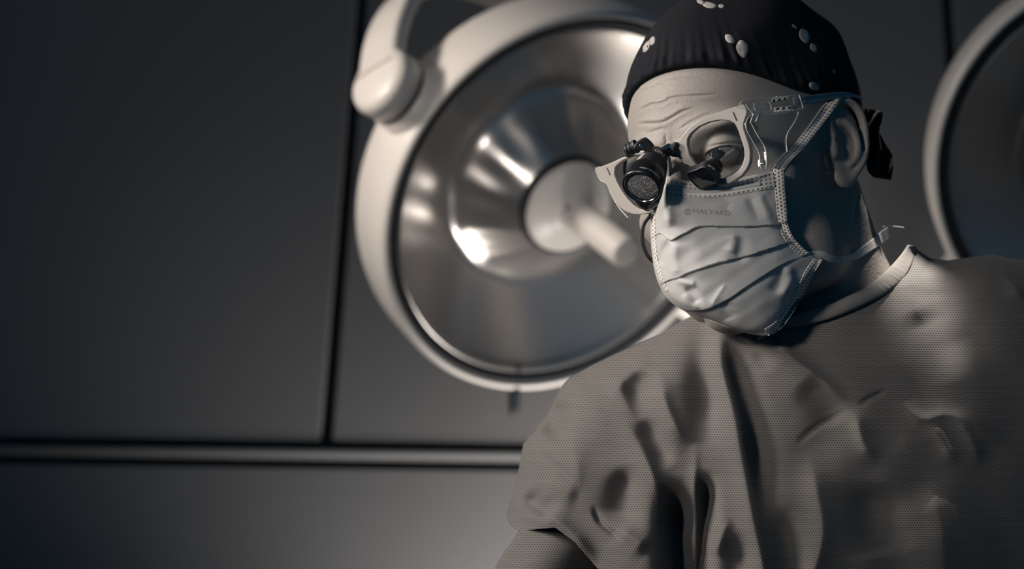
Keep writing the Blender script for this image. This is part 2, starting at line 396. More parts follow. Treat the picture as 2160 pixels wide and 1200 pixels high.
# ------------------------------------------------------------------ surgical lamps
def smin(a, b, k):
    h = np.clip(.5 + .5 * (b - a) / k, 0, 1); return b + (a - b) * h - k * h * (1 - h)
def dishmat():
    m, N, Lk, b = new_mat('brushed_reflector')
    b.inputs['Base Color'].default_value = (.52, .495, .47, 1); b.inputs['Metallic'].default_value = .8; b.inputs['Roughness'].default_value = .25
    return m
M['dish'] = dishmat()
M['cover_glass'] = clear('lamp_cover_glass', (.95, .95, .95), rough=.05)
def surgical_lamp(cx, cy, depth, axis, R, kdir, mdir, label, hub=True):
    C = cam2w(np.array([(cx - 1080) / FPX * depth, (600 - cy) / FPX * depth, depth]))
    ax = cdir(*axis); k = cdir(*kdir); k = k - ax * (k @ ax); k /= np.linalg.norm(k)
    m = cdir(*mdir); m = m - k * (m @ k); m /= np.linalg.norm(m)
    B = C - ax * R * .2
    root = empty('surgical_lamp', C, label, 'surgical lamp', 'surgical lamps over the table')
    def part(name, V, mat, parent=root, **kw): return mesh(name, V[0], V[1], M[mat], parent, **kw)
    r_ = R
    part('housing', lathe(C, ax, [(-.02 * r_, 1.0 * r_), (0, 1.005 * r_), (.004 * r_, 1.015 * r_), (0, 1.03 * r_), (-.03 * r_, 1.04 * r_), (-.05 * r_, 1.045 * r_), (-.30 * r_, 1.035 * r_), (-.36 * r_, 1.02 * r_), (-.40 * r_, 1.0 * r_), (-.52 * r_, .80 * r_), (-.60 * r_, .45 * r_), (-.62 * r_, .0)], 128), 'lamp_white')
    part('seal', lathe(C, ax, [(-.03 * r_, 1.005 * r_), (-.004 * r_, 1.003 * r_), (-.006 * r_, .985 * r_), (-.02 * r_, .955 * r_), (-.05 * r_, .952 * r_)], 128), 'gasket')
    prof = [(-.045 * r_, .953 * r_), (-.03 * r_, .945 * r_), (-.032 * r_, .93 * r_), (-.06 * r_, .915 * r_)]
    for s in np.linspace(.91, .245, 44):
        d1 = .065 + .40 * (1 - (s / .91) ** 2); d2 = .03 + 1.15 * (s - .245); prof.append((-float(smin(d1, d2, .10)) * r_, s * r_))
    RV, RF = lathe(C, ax, prof, 192); rel = RV - C; rr = np.linalg.norm(rel - np.outer(rel @ ax, ax), axis=1) / r_
    ph = np.tile(np.linspace(0, 2 * np.pi, 192, endpoint=False), len(prof))
    RV = RV + np.outer(.010 * r_ * np.cos(ph * 12 + rr * 4) * np.exp(-((rr - .40) / .09) ** 2), ax)
    part('reflector', (RV, RF), 'dish')
    if hub:
        part('hub', lathe(C, ax, [(-.12 * r_, .25 * r_), (-.02 * r_, .25 * r_), (.01 * r_, .24 * r_), (.02 * r_, .21 * r_), (.05 * r_, .13 * r_), (.07 * r_, .11 * r_), (.07 * r_, 0)], 96), 'lamp_white')
        part('hub_seal', lathe(C, ax, [(-.05 * r_, .262 * r_), (-.04 * r_, .268 * r_), (-.01 * r_, .262 * r_), (-.005 * r_, .245 * r_), (-.03 * r_, .245 * r_)], 96), 'gasket')
        part('handle', lathe(C, ax, [(.05 * r_, .10 * r_), (.10 * r_, .088 * r_), (.13 * r_, .082 * r_), (.55 * r_, .080 * r_), (.575 * r_, .072 * r_), (.58 * r_, .06 * r_), (.58 * r_, 0)], 48), 'lamp_white')
        q = C + ax * .09 * r_ - k * .02 * r_ + np.cross(ax, k) * .0
        part('set_screw', lathe(C + ax * .10 * r_ + k * .088 * r_, k, [(-.01 * r_, .018 * r_), (.01 * r_, .018 * r_), (.012 * r_, .012 * r_), (.012 * r_, 0)], 20), 'steel')
    # yoke with its pivots
    for s in (1, -1):
        kn = part('pivot_knob', lathe(B + k * s * 1.06 * r_, k * s, [(-.06 * r_, .19 * r_), (.045 * r_, .185 * r_), (.05 * r_, .155 * r_), (.075 * r_, .155 * r_), (.08 * r_, .178 * r_), (.17 * r_, .178 * r_), (.20 * r_, .165 * r_), (.215 * r_, .135 * r_), (.22 * r_, 0)], 48), 'lamp_white')
        part('pivot_seal', lathe(B + k * s * 1.06 * r_, k * s, [(.046 * r_, .150 * r_), (.05 * r_, .168 * r_), (.076 * r_, .168 * r_), (.08 * r_, .15 * r_)], 48), 'gasket', kn)
    n = np.cross(k, m)
    th = np.radians(np.linspace(2, 178, 61)); Ro, Ri = 1.275 * r_, 1.19 * r_; wd = .125 * r_
    V = []
    for t in th:
        d = k * math.cos(t) + m * math.sin(t)
        for rr, ww in ((Ro, -wd * .85), (Ro - .012 * r_, -wd), (Ri, -wd), (Ri, wd), (Ro - .012 * r_, wd), (Ro, wd * .85)): V.append(B + d * rr + n * ww)
    F_ = [(i * 6 + j, i * 6 + (j + 1) % 6, (i + 1) * 6 + (j + 1) % 6, (i + 1) * 6 + j) for i in range(60) for j in range(6)] + [tuple(range(6)), tuple(360 + j for j in range(6))[::-1]]
    y = part('yoke', (np.array(V), F_), 'lamp_white', smooth=True); bevel(y, .004, 2, 50)
    top = B + m * 1.24 * r_
    hang = np.array([top[0], top[1], CEIL])
    mid = top + m * .10
    part('suspension_arm', tube(cr([top, mid, np.array([mid[0] * .5 + hang[0] * .5, mid[1] + .02, mid[2] + .10]), hang + np.array([0, .05, -.15]), hang + np.array([0, .05, -.001])], 24), .022, 20), 'lamp_white')
    return root, C, ax, k
lamp, LC, LA, LK = surgical_lamp(1201, 437, 2.75, (.466, -.414, .782), 417 / FPX * 2.75, (-.67, .41, .62), (-.04, .81, -.58),
    'large round white surgical lamp with a central handle, behind the person, at the middle')
q0 = cam2w(np.array([(1086 - 1080) / FPX * 2.83, (600 - 806) / FPX * 2.83, 2.83])); q1 = cam2w(np.array([(1083 - 1080) / FPX * 2.83, (600 - 880) / FPX * 2.83, 2.83]))
mesh('locking_lever', *tube(lin([q0 + (q0 - q1) * .5, q1], 8), [.007, .007, .007, .007, .0068, .0065, .006, .004], 16), M['gasket'], lamp)
lamp2, *_ = surgical_lamp(2395, 352, 2.60, (-.03, -.26, .96), 412 / FPX * 2.60, (.74, .67, .1), (.05, .1, -1),
    'round white surgical lamp cut off at the right edge, beyond the shoulder')

# ------------------------------------------------------------------ signed distance modelling
def smax(a, b, k): return -smin(-a, -b, k)
def ell(X, Y, Z, c, r):
    x, y, z = (X - c[0]) / r[0], (Y - c[1]) / r[1], (Z - c[2]) / r[2]
    k0 = np.sqrt(x * x + y * y + z * z); k1 = np.sqrt((x / r[0]) ** 2 + (y / r[1]) ** 2 + (z / r[2]) ** 2)
    return k0 * (k0 - 1) / np.maximum(k1, 1e-6)
def cap_(X, Y, Z, a, b, ra, rb):
    a = np.array(a, float); d = np.array(b, float) - a
    t = np.clip(((X - a[0]) * d[0] + (Y - a[1]) * d[1] + (Z - a[2]) * d[2]) / (d @ d), 0, 1)
    return np.sqrt((X - a[0] - t * d[0]) ** 2 + (Y - a[1] - t * d[1]) ** 2 + (Z - a[2] - t * d[2]) ** 2) - (ra + (rb - ra) * t)
def surface_nets(S, lo, h):
    ins = S < 0; nx, ny, nz = S.shape
    cnt = np.zeros((nx - 1, ny - 1, nz - 1), np.int8)
    for i in (0, 1):
        for j in (0, 1):
            for k in (0, 1): cnt += ins[i:nx - 1 + i, j:ny - 1 + j, k:nz - 1 + k]
    act = np.argwhere((cnt > 0) & (cnt < 8)); idx = np.full(cnt.shape, -1, np.int32); idx[tuple(act.T)] = np.arange(len(act))
    acc = np.zeros((len(act), 3)); num = np.zeros(len(act)); I = act
    cs = [(i, j, k) for i in (0, 1) for j in (0, 1) for k in (0, 1)]
    for a in cs:
        for b in cs:
            if sum(abs(x - y) for x, y in zip(a, b)) != 1 or a > b: continue
            sa = S[I[:, 0] + a[0], I[:, 1] + a[1], I[:, 2] + a[2]]; sb = S[I[:, 0] + b[0], I[:, 1] + b[1], I[:, 2] + b[2]]
            mk = (sa < 0) != (sb < 0); t = np.where(mk, sa / np.where(mk, sa - sb, 1), 0)
            acc += mk[:, None] * (np.array(a) + t[:, None] * (np.array(b) - np.array(a))); num += mk
    V = (I + acc / num[:, None]) * h + np.array(lo); Fq = []
    for ax in range(3):
        sl0 = [slice(None)] * 3; sl1 = [slice(None)] * 3; sl0[ax] = slice(0, -1); sl1[ax] = slice(1, None)
        A, Bq = ins[tuple(sl0)], ins[tuple(sl1)]
        e = np.argwhere(A != Bq); u, v = [(1, 2), (2, 0), (0, 1)][ax]
        ok = (e[:, u] > 0) & (e[:, v] > 0) & (e[:, u] < S.shape[u] - 1) & (e[:, v] < S.shape[v] - 1); e = e[ok]
        fl = A[tuple(e.T)]
        def cell(du, dv):
            c = e.copy(); c[:, u] -= du; c[:, v] -= dv; return idx[tuple(c.T)]
        q = np.stack([cell(1, 1), cell(0, 1), cell(0, 0), cell(1, 0)], -1); q[~fl] = q[~fl][:, ::-1]
        Fq.append(q)
    return V, np.concatenate(Fq)
def sdgrid(lo, hi, h):
    ax = [np.arange(a, b + h, h, dtype=np.float32) for a, b in zip(lo, hi)]
    return np.meshgrid(*ax, indexing='ij')
def polyd(px, py, line):            # distance to a polyline, signed (right-hand side positive), and the position along it 0..1
    line = np.asarray(line, float); seg = np.diff(line, axis=0); ln = np.linalg.norm(seg, axis=1); tot = ln.sum()
    best = np.full(px.shape, 1e9); sg = np.zeros(px.shape); st = np.zeros(px.shape); c0 = 0
    for k in range(len(seg)):
        dx, dy = px - line[k, 0], py - line[k, 1]
        t = np.clip((dx * seg[k, 0] + dy * seg[k, 1]) / max(ln[k] ** 2, 1e-9), 0, 1)
        ex, ey = dx - t * seg[k, 0], dy - t * seg[k, 1]; d = np.hypot(ex, ey)
        cross = seg[k, 0] * dy - seg[k, 1] * dx
        mk = d < best; best = np.where(mk, d, best); sg = np.where(mk, np.where(cross >= 0, -1, 1), sg); st = np.where(mk, (c0 + t * ln[k]) / tot, st); c0 += ln[k]
    return best, sg, st

# ------------------------------------------------------------------ the person: one continuous body (head, ears, neck, shoulders)
EYE = (31, 21.5, 76)
def head_sdf(X, Y, Z):
    A = np.abs(X)
    d = ell(A, Y, Z, (0, 55, -9), (75, 84, 98))
    d = smin(d, ell(A, Y, Z, (0, 52, 36), (60, 52, 54)), 14)          # forehead
    d = smin(d, ell(A, Y, Z, (0, -25, 32), (60, 78, 58)), 18)         # face
    d = smin(d, ell(A, Y, Z, (26, 37, 80), (26, 8, 13)), 12)          # brow
    d = smin(d, ell(A, Y, Z, (47, -8, 52), (19, 16, 20)), 16)         # cheekbone
    d = smax(d, -ell(A, Y, Z, (32, 17, 100), (20, 13, 18)), 10)       # eye socket
    d = smin(d, cap_(A, Y, Z, (0, 26, 86), (0, -14, 112), 7, 10), 10)  # nose
    d = smin(d, ell(A, Y, Z, (10, -17, 103), (9, 8, 11)), 6)
    d = smin(d, ell(A, Y, Z, (0, -88, 66), (22, 18, 22)), 18)         # chin
    d = smin(d, ell(A, Y, Z, (50, -58, 14), (16, 26, 28)), 22)        # jaw angle
    d = smin(d, ell(A, Y, Z, (0, -52, 88), (24, 10, 12)), 12)         # lips
    d = smin(d, np.sqrt((A - EYE[0]) ** 2 + (Y - EYE[1]) ** 2 + (Z - EYE[2]) ** 2) - 14.2, 4)     # lids
    d = smax(d, -ell(A, Y, Z, (EYE[0], EYE[1] - 3.2, EYE[2] + 14), (12.5, 2.9, 9)), 1.2)           # lid opening
    d = smin(d, cap_(A, Y, Z, (0, -20, -42), (0, -115, -62), 60, 60), 24)                      # neck
    d = smin(d, cap_(A, Y, Z, (38, -30, -40), (22, -125, -12), 15, 13), 16)                    # neck muscle
    d = smin(d, cap_(A, Y, Z, (0, -110, -60), (0, -190, -75), 62, 70), 20)
    d = smin(d, cap_(A, Y, Z, (20, -150, -75), (95, -190, -75), 42, 40), 20)                   # shoulders under the gown
    return d
lo, hi, hh = (-100, -185, -122), (100, 146, 130), 1.15
X, Y, Z = sdgrid(lo, hi, hh)
S = head_sdf(X, Y, Z)
# ears in their own frame: a = backwards, b = up, c = outwards
def ear_frame(A, Y, Z):
    an = math.radians(27); tl = math.radians(8)
    ea = np.array([math.sin(an), 0, -math.cos(an)]); ec = np.array([math.cos(an), 0, math.sin(an)]); eb = np.array([0, 1.0, 0])
    ea2 = ea * math.cos(tl) + eb * (-math.sin(tl)); eb2 = ea * math.sin(tl) + eb * math.cos(tl)
    o = np.array([77, 17, -15.0]); dx, dy, dz = A - o[0], Y - o[1], Z - o[2]
    return [dx * e[0] + dy * e[1] + dz * e[2] for e in (ea2, eb2, ec)]
def ear_sdf(a, b, c):
    hel = [(-13, -3), (-9, 0), (-12, 8), (-13, 16), (-10, 25), (-2, 31), (7, 31), (14, 25), (17, 14), (16.5, 2), (14, -9), (9, -18), (3, -25)]
    dd = np.full(a.shape, 1e9, np.float32)
    H3 = cr([(x, y, 2.0 if y > -20 else 0.5) for x, y in hel[1:]], 26)
    for p, q in zip(H3[:-1], H3[1:]): dd = np.minimum(dd, cap_(a, b, c, p, q, 3.1, 3.1))
    d = dd
    pl = ell(a, b, c + .10 * (a - 2), (1, 3, -3), (16, 28, 3.2)); d = smin(d, pl, 4)
    A3 = cr([(-6, 15, .5), (0, 14, 1.5), (6, 8, 2.2), (8, -2, 2.4), (6, -11, 2.0), (0, -17, 1.5)], 16)
    for p, q in zip(A3[:-1], A3[1:]): d = smin(d, cap_(a, b, c, p, q, 3.2, 3.2), 2.5)
    d = smax(d, -ell(a, b, c, (-3, -3, 3), (7.5, 11, 8)), 3)
    d = smax(d, -cap_(a, b, c, (11.5, 18, 3.2), (12.5, -5, 3.4), 2.2, 2.0), 2)
    d = smin(d, ell(a, b, c, (-11, -7, 1), (3.6, 6, 4)), 3)            # tragus
    d = smin(d, ell(a, b, c, (-4, -26, -1), (8.5, 8.5, 3.6)), 4)       # lobe
    d = smin(d, ell(a, b, c, (-9, 4, -9), (9, 24, 8)), 5)              # root
    return d
for sgn in (1, -1):
    mk = (sgn * X > 55) & (sgn * X < 100) & (Y > -28) & (Y < 60) & (Z > -50) & (Z < 22)
    a, b, c = ear_frame(np.abs(X[mk]), Y[mk], Z[mk])
    S[mk] = smin(S[mk], ear_sdf(a, b, c), 3.5)
V, F_ = surface_nets(S, lo, hh)
# keep the head above the cut plane at the bottom closed: the grid is padded by the box edge
W = H(V)
# skin creases, pressed in along the surface normal
px, py = proj(W)
bm = bmesh.new(); bv = [bm.verts.new(v) for v in W.tolist()]
for f in F_.tolist(): bm.faces.new([bv[i] for i in f])
bm.verts.index_update()
hz = Hinv(W)[:, 2]
sel = [(1325 < px[i] < 1600) and (150 < py[i] < 375) and hz[i] > 30 for i in range(len(W))]
ed = [e for e in bm.edges if sel[e.verts[0].index] and sel[e.verts[1].index]]
bmesh.ops.subdivide_edges(bm, edges=ed, cuts=1, use_grid_fill=True, smooth=0)
bm.normal_update(); bm.verts.index_update()
W = np.array([v.co[:] for v in bm.verts]); F_ = [[v.index for v in f.verts] for f in bm.faces]; bm.free()
px, py = proj(W)
tmpme = bpy.data.meshes.new('tmp'); tmpme.from_pydata(W.tolist(), [], F_)
nr = np.zeros(len(W) * 3, np.float32); tmpme.vertices.foreach_get('normal', nr); nr = nr.reshape(-1, 3)
facing = (nr @ FWD) < 0.15
disp = np.zeros(len(W))
WR = [([(1336, 240), (1356, 229), (1374, 220), (1396, 217), (1417, 206), (1444, 203), (1477, 201), (1522, 198)], 3.6, 1.0),
      ([(1342, 262), (1369, 260), (1396, 258), (1419, 247), (1439, 235), (1466, 228)], 3.6, 1.0),
      ([(1342, 188), (1356, 187), (1374, 181), (1396, 170)], 3.2, .55), ([(1432, 274), (1448, 262), (1473, 249), (1495, 240), (1520, 237)], 3.4, .8),
      ([(1400, 168), (1440, 160), (1480, 160)], 3.5, .3), ([(1403, 309), (1405, 296), (1402, 284)], 4, .9), ([(1362, 280), (1380, 276), (1400, 270)], 3, .5),
      ([(1488, 312), (1510, 306), (1545, 302), (1592, 306)], 3.5, 1.0), ([(1545, 345), (1570, 350), (1590, 342)], 3.5, .5), ([(1530, 352), (1555, 362), (1580, 360)], 3.5, .5),
      ([(1520, 358), (1545, 372), (1570, 372)], 3.5, .5), ([(1595, 318), (1620, 306)], 3.5, .6), ([(1595, 328), (1625, 330)], 3.5, .6),
      ([(1810, 400), (1806, 440), (1800, 480)], 4, .8), ([(1835, 400), (1842, 440), (1855, 480)], 4, .7)]
for line, wd, am in WR:
    wd = wd * .72
    d, sg, st = polyd(px, py, cr(line, 24)); e = np.minimum(1, np.minimum(st, 1 - st) * 6)
    am *= .8; disp += np.where(d < 30, -am * np.exp(-(d / wd) ** 2) * e + am * .45 * np.exp(-((d - 2.6 * wd) / (2 * wd)) ** 2) * e, 0)
W = W + nr * (disp * facing)[:, None] / 1000.0
bpy.data.meshes.remove(tmpme)
PB = H((0, -180, -70))
person = mesh('person', W, F_, M['skin'], None, origin=PB)
tag(person, 'person in a dark scrub cap and grey gown, looking down', 'person')
print('body verts', len(W))
BODY = bvh_of(person)

# eyes
def eye(sgn):
    c = H((sgn * EYE[0], EYE[1], EYE[2])); g = hdir(-.10 * 1, -.50, .85); ax, n, b = basis(g)
    R_ = .0127; prof = []
    for t in np.linspace(0, math.pi, 26): prof.append((R_ * math.cos(t) + (.0012 * max(0, 1 - t / .42)), R_ * math.sin(t)))
    V, F_ = lathe(c, g, prof, 32)
    e = mesh('eyeball', V, F_, M['eye_white'], person)
    V, F_ = lathe(c, g, [(.0120 + .0002, .0061), (.0131, .0050), (.0137, .0035), (.0141, .0016), (.0142, 0)], 32)
    mesh('iris', V, F_, M['iris'], e)
    return e
M['iris'] = simple('iris', (.035, .04, .045), .08, spec=.8)
eye(1); eye(-1)
lash = []
for t in np.linspace(-1, 1, 40):
    p0 = np.array([EYE[0] + 12.5 * t, EYE[1] - 3.2 + 3.0 * math.sqrt(max(0, 1 - t * t)), EYE[2] + 14.2 - 6.5 * t * t])
    p1 = p0 + np.array([1.2 * t, -1.0, 3.2]); p2 = p1 + np.array([1.2 * t, -.2, 2.4])
    lash.append(tube(H(np.array([p0, p1, p2])), [.00022, .00016, .00006], 5))
mesh('eyelashes', *merge(lash), M['hair'], person)

# ------------------------------------------------------------------ surgical cap
def brim(X, Z):
    b = np.interp(Z, [-125, -90, -50, -10, 30, 55, 75, 90, 110], [2, 10, 26, 47, 61, 73, 83, 90, 93])
    return b + np.clip(Z / 45, 0, 1) * (2.0 - .12 * X)
lo, hi, hh = (-105, -10, -128), (105, 185, 120), 1.6
X, Y, Z = sdgrid(lo, hi, hh)
d = ell(X, Y, Z, (0, 60, -15.5), (79.5, 100, 107))
d = smin(d, ell(X, Y, Z, (0, 62, 34), (62, 56, 57)), 14)
d = smin(d, ell(X, Y, Z, (0, 97, -34), (73, 60, 81)), 25)
pl = brim(X, Z) - Y
S = smax(d, pl, 5)
V, F_ = surface_nets(S, lo, hh)
yb = V[:, 1] - brim(V[:, 0], V[:, 2])
dirn = V - np.array([0, 60, -5]); dirn /= np.linalg.norm(dirn, axis=1)[:, None]
ang = np.arctan2(V[:, 0], V[:, 2])
pk = np.exp(-np.maximum(yb - 3, 0) / 14)
ds = pk * (1.3 * np.sin(ang * 42 + 2 * np.sin(ang * 9)) + .8 * np.sin(ang * 71)) * (yb > 1) - 3.0 * np.exp(-((yb - 16) / 5) ** 2) * .5
ds += 1.8 * np.sin(V[:, 0] * .055 + V[:, 1] * .04) * np.sin(V[:, 2] * .05 + 1) + 1.2 * np.sin(V[:, 1] * .11 + V[:, 2] * .07)
V = V + dirn * (ds * np.clip(yb / 6, 0, 1))[:, None]
capo = mesh('surgical_cap', H(V), F_, M['cap'], person); capo['label'] = 'dark cotton scrub cap with a few pale blots'
CAPB = bvh_of(capo)
# the knot and tails at the back
def ruffle(name, pts, parent, n=(60, 26), th=2.0):
    L_ = cr([p[0] for p in pts], n[0]); R_ = cr([p[1] for p in pts], n[0]); rows = []
    for i in range(n[0]):
        t = np.linspace(0, 1, n[1])[:, None]; row = L_[i] * (1 - t) + R_[i] * t
        row[:, 2] += 5 * np.sin(t[:, 0] * 9 + i * .12) * np.sin(i / n[0] * 3.1) + 2 * np.sin(t[:, 0] * 17 + i * .2)
        rows.append(row)
    G = np.concatenate(rows); fr = P(G[:, 0], G[:, 1], G[:, 2]); bk = P(G[:, 0], G[:, 1], G[:, 2] - th)
    return mesh(name, *slab(fr, bk, grid_faces(*n), *n), M['cap'], parent, fix=True)
k1 = ruffle('cap_knot', [((1822, 228, -32), (1856, 233, -34)), ((1820, 250, -30), (1862, 240, -34)), ((1822, 268, -30), (1858, 266, -34)), ((1826, 285, -32), (1852, 282, -34))], capo)
k2 = ruffle('cap_tie', [((1828, 262, -34), (1850, 268, -36)), ((1826, 300, -30), (1866, 300, -38)), ((1826, 335, -28), (1882, 325, -40)), ((1830, 360, -28), (1885, 345, -40)), ((1842, 374, -28), (1880, 380, -40))], capo)

# pale blots of a generic print on the cap
def blot(poly, name='cap_blot'):
    poly = closed_cr(poly, 40); c = poly.mean(0); V = [c]; V += list(c + (poly - c) * .5); V += list(poly)
    out = []
    for x, y in V:
        z = hit([CAPB], x, y)
        if z is None: return None
        out.append((x, y, z))
    o_ = np.array(out); top = P(o_[:, 0], o_[:, 1], o_[:, 2] + .32); bot = P(o_[:, 0], o_[:, 1], o_[:, 2] - .5)
    n = 40; f = [(0, 1 + (j + 1) % n, 1 + j) for j in range(n)] + [(1 + j, 1 + (j + 1) % n, 1 + n + (j + 1) % n, 1 + n + j) for j in range(n)]
    k = len(top); f2 = f + [tuple(i + k for i in q[::-1]) for q in f] + [(1 + n + j, 1 + n + (j + 1) % n, 1 + n + (j + 1) % n + k, 1 + n + j + k) for j in range(n)]
    return mesh(name, np.concatenate([top, bot]), f2, M['cap_print'], capo, fix=True)
def leaf(x, y, l, w_, a):
    a = math.radians(a); c, s = math.cos(a), math.sin(a)
    pts = [(-l / 2, 0), (-l / 5, -w_ / 2), (l / 4, -w_ * .42), (l / 2, 0), (l / 4, w_ * .42), (-l / 5, w_ / 2)]
    return [(x + u * c - v * s, y + u * s + v * c) for u, v in pts]
for a_ in [(1364, 98, 28, 12, -62), (1376, 86, 20, 12, -70), (1540, 82, 26, 15, 40), (1566, 103, 38, 24, 80), (1497, 11, 34, 12, 12), (1478, 4, 18, 8, 20), (1522, 13, 14, 8, 10),
           (1697, 76, 34, 20, 65), (1676, 56, 14, 6, 35), (1716, 101, 22, 12, 60), (1717, 182, 24, 15, 30), (1411, 21, 8, 5, -40), (1812, 172, 20, 9, 75), (1797, 100, 16, 6, 70), (1759, 150, 12, 5, 70)]:
    blot(leaf(*a_))

# short hair on the nape
hp = []
for k in range(150):
    x = random.uniform(1838, 1868); y = random.uniform(395, 520); z = hit([BODY], x, y)
    if z is None: continue
    a = np.array([x, y, z]); e = a + np.array([random.uniform(0, 7), random.uniform(4, 14), random.uniform(-1, 2)])
    hp.append(tube(P(*lin([a, e], 3).T), [.00011, .00009, .00004], 4))
o = mesh('nape_hair', *merge(hp), M['hair'], person); tag(o, 'short hair on the nape', kind='stuff')

# ------------------------------------------------------------------ surgical gown
OUT = [(1068, 1086), (1074, 1062), (1086, 1028), (1094, 990), (1099, 960), (1104, 936), (1121, 916), (1150, 880), (1168, 846), (1186, 812), (1203, 795), (1245, 772), (1290, 750), (1345, 725), (1400, 699), (1440, 676), (1466, 662),
       (1500, 664), (1560, 690), (1620, 700), (1680, 690), (1750, 668), (1810, 642), (1862, 612), (1893, 580), (1912, 545), (1926, 519), (1940, 530), (1962, 545), (2000, 549), (2050, 542), (2092, 537), (2125, 545), (2170, 550), (2240, 572), (2320, 625), (2375, 720), (2405, 860), (2420, 1040)]
NSIL = 17
NC, NR_ = 520, 380
top = lin(OUT, NC)
BOT = np.array([(1068, 1088), (1076, 1108), (1092, 1120), (1130, 1116), (1170, 1112), (1211, 1142), (1265, 1204), (1300, 1340)], float)
s = np.linspace(0, 1, NC)
# bottom: follows the draped sleeve edge first, then the hem far below the frame
botc = np.zeros((NC, 2)); s0 = .175
lb = lin(BOT, 200); ib = s <= s0
botc[ib] = np.stack([np.interp(s[ib] / s0, np.linspace(0, 1, 200), lb[:, k]) for k in (0, 1)], -1)
botc[~ib, 0] = np.interp(s[~ib], [s0, 1], [1300, 2440]); botc[~ib, 1] = 1345
HEM = 3300.0
tt = np.linspace(0, 1, NR_)[:, None]
t1 = np.minimum(tt / .9, 1)
GX = top[None, :, 0] * (1 - t1) + botc[None, :, 0] * t1; GY = top[None, :, 1] * (1 - t1) + botc[None, :, 1] * t1
t2 = np.maximum(0, (tt - .9) / .1)
GX = np.where(ib[None], GX, GX + (GX - 1850) * .12 * t2); GY = np.where(ib[None], GY, GY + (HEM - 1345) * t2)
def inflate(d, R, A): return -A * (1 - np.sqrt(np.maximum(0, 1 - (1 - np.clip(d / R, 0, 1)) ** 2)))
def gown_z(x, y):
    z = 62 - .000185 * (np.minimum(x, 2300) - 1750) ** 2 + .10 * (np.minimum(y, 1345) - 700) + .19 * np.maximum(0, y - 1345)
    z = z - .30 * 40 * np.logaddexp(0, (690 - y) / 40) * (.5 + .5 * np.tanh((x - 1830) / 70))
    d1, _, _ = polyd(x, y, OUT[:NSIL]); z = z + inflate(d1, 120, 75)
    d2, _, _ = polyd(x, y, OUT[27:]); z = z + inflate(d2, 70, 55)
    return z
FOLDS = [  # centre line, width on the left, width on the right, height in mm
    ([(1508, 560), (1514, 680), (1520, 770), (1545, 860), (1562, 950), (1585, 1080), (1610, 1200), (1625, 1340)], 26, 22, 13),
    ([(1492, 600), (1486, 690), (1484, 760), (1490, 830), (1488, 890), (1480, 960)], 27, 20, -15),
    ([(1530, 640), (1540, 720), (1564, 810), (1588, 890), (1606, 990), (1622, 1120)], 15, 22, -13),
    ([(1560, 660), (1575, 713), (1606, 746), (1634, 782)], 18, 20, -7),
    ([(1470, 925), (1467, 1000), (1466, 1340)], 10, 7, 8),
    ([(1425, 1000), (1428, 1080), (1434, 1200), (1440, 1340)], 32, 26, -48),
    ([(1490, 985), (1490, 1080), (1480, 1200)], 15, 14, -24),
    ([(1324, 975), (1318, 1050), (1304, 1122)], 34, 26, -13),
    ([(1290, 846), (1330, 905), (1357, 955), (1384, 1025), (1396, 1110), (1404, 1200), (1410, 1340)], 34, 14, 13),
    ([(1286, 842), (1318, 800), (1346, 776), (1385, 768)], 16, 20, 8),
    ([(1312, 842), (1345, 822), (1380, 782)], 30, 26, -13),
    ([(1384, 772), (1404, 850), (1430, 905), (1466, 935)], 18, 13, 10),
    ([(1352, 880), (1388, 940), (1412, 990)], 18, 14, -9),
    ([(1192, 800), (1200, 870), (1212, 950), (1232, 1060)], 14, 30, 7),
    ([(1176, 838), (1166, 900), (1156, 930)], 16, 22, -26),
    ([(1108, 932), (1140, 955), (1168, 978), (1216, 1022)], 5, 4, -3.2),
    ([(1105, 1036), (1128, 1064), (1170, 1092)], 12, 18, -17),
    ([(1076, 1092), (1122, 1088), (1170, 1097), (1212, 1130), (1266, 1188)], 20, 14, 12),
    ([(1249, 1062), (1264, 1098), (1290, 1122), (1320, 1146)], 5, 5, -5),
    ([(1300, 1110), (1340, 1140), (1368, 1165)], 16, 14, 8),
    ([(1505, 1180), (1530, 1110), (1545, 1090)], 14, 20, 8),
    ([(1545, 1120), (1556, 1180), (1562, 1300)], 22, 20, -9),
    ([(1590, 690), (1632, 722), (1681, 763), (1738, 805), (1800, 862)], 15, 13, 10),
    ([(1690, 800), (1740, 850), (1770, 900)], 26, 26, -7),
    ([(1800, 860), (1812, 900), (1826, 942), (1858, 975)], 14, 16, 6),
    ([(1676, 942), (1710, 908), (1746, 885), (1796, 861)], 5, 5, -2.6),
    ([(1806, 856), (1840, 838), (1876, 822)], 5, 5, -2.6),
    ([(1876, 824), (1942, 884), (1990, 875), (2050, 890), (2092, 918), (2160, 952)], 9, 12, 4),
    ([(1960, 880), (1990, 930), (2020, 985)], 14, 16, 5), ([(2012, 862), (2050, 930), (2070, 990)], 14, 16, 5),
    ([(1700, 935), (1720, 1020), (1736, 1130), (1700, 1260)], 34, 24, 9),
    ([(1850, 1010), (1840, 1090), (1850, 1180)], 40, 40, -12),
    ([(1950, 1000), (1985, 1100), (1995, 1240)], 40, 40, 8),
    ([(2000, 530), (2008, 620), (2020, 690), (2050, 800)], 40, 40, -20),
    ([(2098, 540), (2130, 590), (2165, 640)], 14, 18, 8),
    ([(1905, 560), (1920, 620), (1950, 690)], 24, 40, 7),
    ([(1640, 1060), (1660, 1140), (1672, 1240)], 22, 20, -7),
    ([(1225, 1045), (1180, 1030), (1140, 1010)], 24, 22, 5),
    ([(1250, 800), (1262, 880), (1285, 960)], 34, 30, 3),
]
GZ = gown_z(GX, GY)
